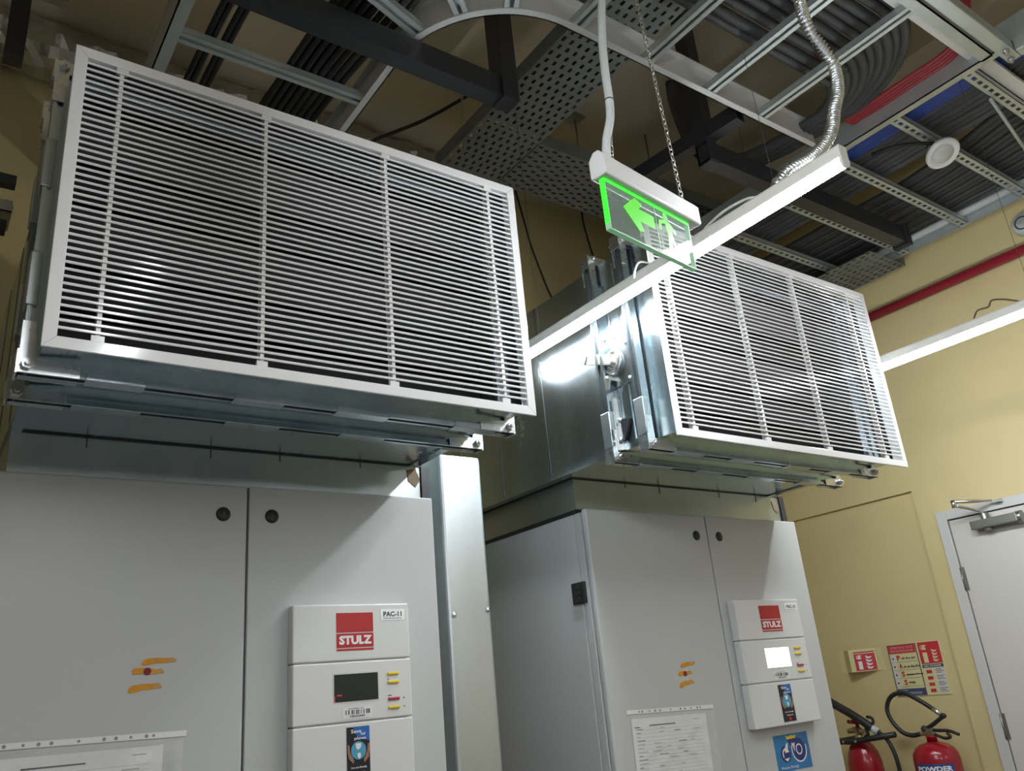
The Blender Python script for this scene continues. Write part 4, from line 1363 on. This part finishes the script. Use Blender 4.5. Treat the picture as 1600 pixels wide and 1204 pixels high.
part('body', MB().lathe([(0.05, 0), (0.05, 0.03), (0.042, 0.045), (0.0, 0.048)], (XW, 1.185, 3.22), (-1, 0, 0), 24), M_PVC, t)
part('grille_ring', MB().torus((XW - 0.046, 1.185, 3.22), 0.028, 0.003, (1, 0, 0), 20, 6), M_RUB, t)

# extinguisher location sign, folded so that it stands out from the wall
Y0 = 2.0
t = thing('location_sign', 'small folded fire extinguisher sign projecting from the wall', 'sign', (XP, 2.46, 1.5))
ra = Vector((XP - 0.054, 2.497, 0))
rb = Vector((XP - 0.002, 2.386, 0))
m = MB()
z0, z1 = 1.451, 1.552
m.prism([(ra.x, ra.y, z0), (rb.x, rb.y, z0), (rb.x, rb.y, z1), (ra.x, ra.y, z1)], (0.002, 0.001, 0))
m.prism([(rb.x, rb.y, z0), (XP - 0.002, 2.352, z0), (XP - 0.002, 2.352, z1), (rb.x, rb.y, z1)], (0.002, 0, 0))
m.prism([(ra.x, ra.y, z0), (XP - 0.002, 2.555, z0), (XP - 0.002, 2.555, z1), (ra.x, ra.y, z1)], (0.001, -0.001, 0))
m.prism([(XP - 0.002, 2.555, z0), (XP - 0.002, 2.586, z0), (XP - 0.002, 2.586, z1), (XP - 0.002, 2.555, z1)], (0.002, 0, 0))
part('folded_plate', m, M_SIGNY, t)
rgt = (rb - ra).normalized()
F = Face((ra.x, ra.y, z0), rgt, (0, 0, 1))
W = (rb - ra).length
q = MB()
F.rect(q, W * .18, 0.004, W * .96, 0.080, 0.0004)
F.rect(q, W * .18, 0.084, W * .96, 0.090, 0.0004)
rp = part('red_field', q, M_SIGNR, t)
q = MB()
def ext_icon(F, q, x, y, s, d=0.0010):
    F.rect(q, x, y, x + .22 * s, y + .46 * s, d)
    F.poly(q, [(x, y + .58 * s), (x + .22 * s, y + .58 * s), (x + .20 * s, y + .68 * s), (x + .14 * s, y + .74 * s), (x + .08 * s, y + .74 * s), (x + .02 * s, y + .68 * s)], d)
    F.rect(q, x + .01 * s, y + .74 * s, x + .24 * s, y + .80 * s, d)
    F.rect(q, x - .06 * s, y + .60 * s, x - .02 * s, y + .76 * s, d)
def flame_icon(F, q, x, y, s, d=0.0010):
    for k in range(4):
        yy = y + k * .19 * s
        F.poly(q, [(x + .05 * s, yy + .02 * s), (x + .18 * s, yy), (x + .30 * s, yy + .04 * s), (x + .36 * s, yy + .13 * s), (x + .24 * s, yy + .10 * s), (x + .12 * s, yy + .12 * s), (x, yy + .19 * s), (x + .01 * s, yy + .10 * s)], d)
ext_icon(F, q, W * .30, 0.010, 0.080)
flame_icon(F, q, W * .60, 0.010, 0.082)
part('pictogram', q, M_LOGOW, rp)

# instruction board
t = thing('instruction_sign', 'flat two-column fire extinguisher instruction board on the wall', 'sign', (XP, 2.165, 1.34))
yb0, yb1, zb0, zb1 = 2.322, 2.065, 1.328, 1.558
# board faces -X: right is -Y
m = MB().box((XP - 0.004, yb1, zb0), (XP, yb0, zb1))
bd = part('board', m, M_SIGNY, t)
F = Face((XP - 0.004, yb0, zb0), (0, -1, 0), (0, 0, 1))
W, H = yb0 - yb1, zb1 - zb0
q = MB()
F.rect(q, W * .03, H * .815, W * .545, H * .975, 0.0006)
F.rect(q, W * .60, H * .58, W * .99, H * .985, 0.0006)
part('red_field', q, M_SIGNR, bd)
q = MB()
F.rect(q, W * .03, H * .02, W * .55, H * .145, 0.0006)
part('navy_field', q, M_NAVY, bd)
q = MB()
F.rect(q, W * .60, H * .505, W * .985, H * .565, 0.0006)
part('navy_field', q, M_NAVY, bd)
q = MB()
F.rect(q, W * .03, H * .16, W * .135, H * .80, 0.0006)
F.rect(q, W * .80, H * .03, W * .985, H * .49, 0.0006)
part('pale_field', q, M_SIGNG, bd)
q = MB()
ext_icon(F, q, W * .66, H * .60, 0.095, 0.0012)
flame_icon(F, q, W * .83, H * .61, 0.072, 0.0012)
part('pictogram', q, M_SIGNY, bd)
q, q2, q3 = MB(), MB(), MB()
for s_, x, y, ww, hh in (('OPERATING YOUR', .06, .905, .45, .045), ('FIRE EXTINGUISHER', .06, .84, .45, .045)):
    e = F.text(s_, W * x, H * y, 0.01, 0.0014, W * ww, 0.0002, H * hh)
    q.add(e.v, e.f)
part('heading_text', q, M_SIGNPINK, bd)
for n_, (cap, rest, ww) in enumerate((('P', 'ull the pin', .27), ('A', 'im at the fire', .31), ('S', 'queeze trigger', .33), ('S', 'weep', .13))):
    yy = .69 - n_ * .155
    e = F.text(cap, W * (.155 + .012 * n_), H * (yy - .01), 0.02, 0.0014, W * .065, 0.0008, H * .10)
    q2.add(e.v, e.f)
    e = F.text(rest, W * (.24 + .012 * n_), H * yy, 0.012, 0.0014, W * ww, 0.0005, H * .05)
    q3.add(e.v, e.f)
    F.rect(q3, W * .04, H * (yy - .04), W * .54, H * (yy - .036), 0.0010)
    F.disc(q2 if n_ == 9 else q3, W * .08, H * (yy + .03), 0.0045, 0.0012, n=10)
for k in range(4):
    F.rect(q2, W * .65, H * (.40 - k * .115), W * .75, H * (.46 - k * .115), 0.0012)
    for j in range(3):
        F.rect(q3, W * .82, H * (.462 - k * .115 - j * .03), W * (.93 + .04 * ((k + j) % 2)), H * (.472 - k * .115 - j * .03), 0.0012)
part('red_letters', q2, M_SIGNR, bd)
part('black_text', q3, M_INK, bd)
q = MB()
for x0_, x1_, y0_, y1_ in ((.012, .028, .01, .985), (.552, .568, .01, .985), (.012, .568, .975, .985), (.012, .568, .01, .018)):
    F.rect(q, W * x0_, H * y0_, W * x1_, H * y1_, 0.0008)
part('column_border', q, M_INK, bd)
e = F.text('ABC POWDER', W * .63, H * .518, 0.012, 0.0014, W * .32, 0.0002, H * .035)
e2 = F.text('CAUTION', W * .06, H * .10, 0.012, 0.0014, W * .16, 0.0002, H * .026)
e.add(e2.v, e2.f)
for j in range(2):
    F.rect(e, W * .06, H * (.045 + .025 * j), W * .48, H * (.052 + .025 * j), 0.0012)
part('white_text', e, M_SIGNG, bd)

# extinguishers hung on the wall panel
XE = 3.655
def lathe_z(mb, prof, x, y, n=28):
    return mb.lathe([(r, z) for r, z in prof], (x, y, 0), (0, 0, 1), n)

t = thing('fire_extinguisher', 'red powder extinguisher with a blue POWDER label', 'fire extinguisher', (XE, 2.112, 0.55))
yc = 2.112
body = lathe_z(MB(), [(0.080, 0.55), (0.090, 0.56), (0.0935, 0.60), (0.0935, 1.085), (0.090, 1.108), (0.078, 1.128), (0.055, 1.143), (0.030, 1.150), (0.026, 1.152)], XE, yc)
part('cylinder', body, M_EXT, t)
part('neck', lathe_z(MB(), [(0.021, 1.150), (0.021, 1.168), (0.024, 1.170), (0.024, 1.176), (0.0, 1.176)], XE, yc, 20), M_EXT, t)
# label: curved patch towards -X
m = MB()
na = 12
A0, A1 = math.radians(150), math.radians(248)
def wrap(a, z, r=0.0942):
    return (XE + r * math.cos(a), yc + r * math.sin(a), z)
vs = [wrap(A0 + (A1 - A0) * k / na, z) for k in range(na + 1) for z in (1.036, 1.074)]
m.add(vs, [(2 * k, 2 * k + 2, 2 * k + 3, 2 * k + 1) for k in range(na)], True)
lb = part('label', m, M_BLUELBL, t)
e = text_mb('POWDER', 0.03, (0, 0, 0), (1, 0, 0), (0, 1, 0), 0, 0.138, 0.0012, 0.020)
xs = max(v[0] for v in e.v)
e.v = [wrap(A0 + (A1 - A0) * (0.05 + 0.90 * v[0] / xs), 1.045 + v[1], 0.0950) for v in e.v]
part('lettering', e, M_LOGOW, lb)
vb = MB()
vb.box((XE - 0.014, yc - 0.016, 1.176), (XE + 0.014, yc + 0.028, 1.204))
vb.tube([(XE, yc + 0.02, 1.183), (XE, yc + 0.045, 1.183)], 0.009, 10)
vv = part('valve', vb, M_STEEL, t, 0.002)
hb = MB()
hb.tube(smooth_path([(XE - 0.004, yc + 0.020, 1.200), (XE - 0.004, yc - 0.02, 1.218), (XE - 0.004, yc - 0.055, 1.238), (XE - 0.004, yc - 0.080, 1.252)]), [0.0085] * 25, 8)
hb.tube(smooth_path([(XE - 0.004, yc + 0.012, 1.202), (XE - 0.004, yc - 0.03, 1.196), (XE - 0.004, yc - 0.085, 1.193), (XE - 0.004, yc - 0.125, 1.178)]), 0.0068, 8)
hb.tube(smooth_path([(XE - 0.004, yc - 0.02, 1.180), (XE - 0.004, yc - 0.06, 1.165), (XE - 0.004, yc - 0.085, 1.170), (XE - 0.004, yc - 0.075, 1.186)]), 0.0065, 8)
hb.sphere((XE - 0.004, yc - 0.080, 1.252), 0.011)
hb.sphere((XE - 0.004, yc + 0.020, 1.202), 0.015)
part('handle', hb, M_RUB, t)
hs = [(XE, yc + 0.045, 1.183), (XE - 0.005, yc + 0.085, 1.178), (XE - 0.01, yc + 0.125, 1.195), (XE - 0.01, yc + 0.162, 1.245), (XE - 0.01, yc + 0.168, 1.295),
      (XE - 0.01, yc + 0.135, 1.340), (XE - 0.01, yc + 0.075, 1.352), (XE - 0.01, yc + 0.010, 1.318), (XE - 0.008, yc - 0.045, 1.278)]
part('hose', MB().tube(smooth_path(hs), 0.0095, 10), M_RUB, t, label='looped black hose')
part('hose_end', MB().tube([(XE - 0.008, yc - 0.040, 1.282), (XE - 0.006, yc - 0.070, 1.258)], 0.0105, 10), M_STEEL, t)
part('wall_bracket', MB().box((XE + 0.090, yc - 0.03, 0.8), (XP, yc + 0.03, 0.98)), M_BLACK, t)

t = thing('fire_extinguisher', 'slim red extinguisher with a black discharge horn beside the grey cabinet', 'fire extinguisher', (XE, 2.455, 0.55))
yc = 2.455
body = lathe_z(MB(), [(0.066, 0.55), (0.074, 0.57), (0.076, 0.60), (0.076, 1.030), (0.074, 1.070), (0.066, 1.108), (0.052, 1.138), (0.034, 1.158), (0.022, 1.166)], XE, yc)
part('cylinder', body, M_EXT, t)
vb = lathe_z(MB(), [(0.020, 1.166), (0.020, 1.182), (0.016, 1.184), (0.016, 1.215), (0.0, 1.215)], XE, yc, 16)
vb.tube([(XE, yc + 0.055, 1.200), (XE, yc + 0.02, 1.206), (XE, yc - 0.025, 1.196)], [0.010, 0.014, 0.012], 10)
vv = part('valve', vb, M_BRASS, t, label='brass valve')
hw = MB().torus((XE, yc, 1.240), 0.026, 0.0085, (0, 0, 1), 16, 8).cyl((XE, yc, 1.21), (XE, yc, 1.246), 0.009, 10)
for k in range(6):
    a = k * PI / 3
    hw.sphere((XE + 0.034 * math.cos(a), yc + 0.034 * math.sin(a), 1.242), 0.009, 8, 4)
part('hand_wheel', hw, M_EXT, t)
hn = MB().tube(smooth_path([(XE - 0.045, 2.60, 1.372), (XE - 0.045, 2.537, 1.330), (XE - 0.045, 2.449, 1.279), (XE - 0.045, 2.395, 1.244), (XE - 0.04, 2.355, 1.215)]), 0.0185, 12)
part('horn', hn, M_RUB, t, label='long black horn')
hb = MB().tube(smooth_path([(XE - 0.04, 2.372, 1.223), (XE - 0.04, 2.345, 1.238), (XE - 0.04, 2.348, 1.256), (XE - 0.04, 2.372, 1.262)]), 0.0065, 8)
hb.tube([(XE - 0.04, 2.385, 1.225), (XE - 0.04, 2.385, 1.19), (XE - 0.04, 2.40, 1.175)], 0.009, 8)
part('horn_grip', hb, M_RUB, t)
part('hose_joint', MB().tube([(XE - 0.04, 2.365, 1.222), (XE - 0.04, 2.33, 1.196)], 0.0165, 10), M_PVC, t)
part('hose', MB().tube(smooth_path([(XE - 0.04, 2.335, 1.200), (XE - 0.04, 2.305, 1.178), (XE - 0.04, 2.280, 1.13), (XE - 0.04, 2.270, 1.06), (XE - 0.035, 2.28, 0.95), (XE - 0.03, 2.33, 0.85)]), 0.009, 10), M_RUB, t)
cr = MB()
cr.tube([(XE - 0.045, 2.545, 1.160), (XE - 0.065, 2.455, 1.160), (XE - 0.055, 2.37, 1.172), (XE - 0.05, 2.245, 1.187)], 0.012, 8)
cr.tube([(XE - 0.045, 2.545, 1.160), (XP, 2.56, 1.160)], 0.012, 8)
ck = part('carrying_clamp', cr, M_RUB, t, label='black clamp around the neck')
part('bolt', MB().sphere((XE - 0.078, 2.43, 1.163), 0.006).sphere((XE - 0.066, 2.50, 1.161), 0.005), M_STEEL, ck)
part('wall_bracket', MB().box((XE + 0.072, yc - 0.03, 0.8), (XP, yc + 0.03, 0.98)), M_BLACK, t)
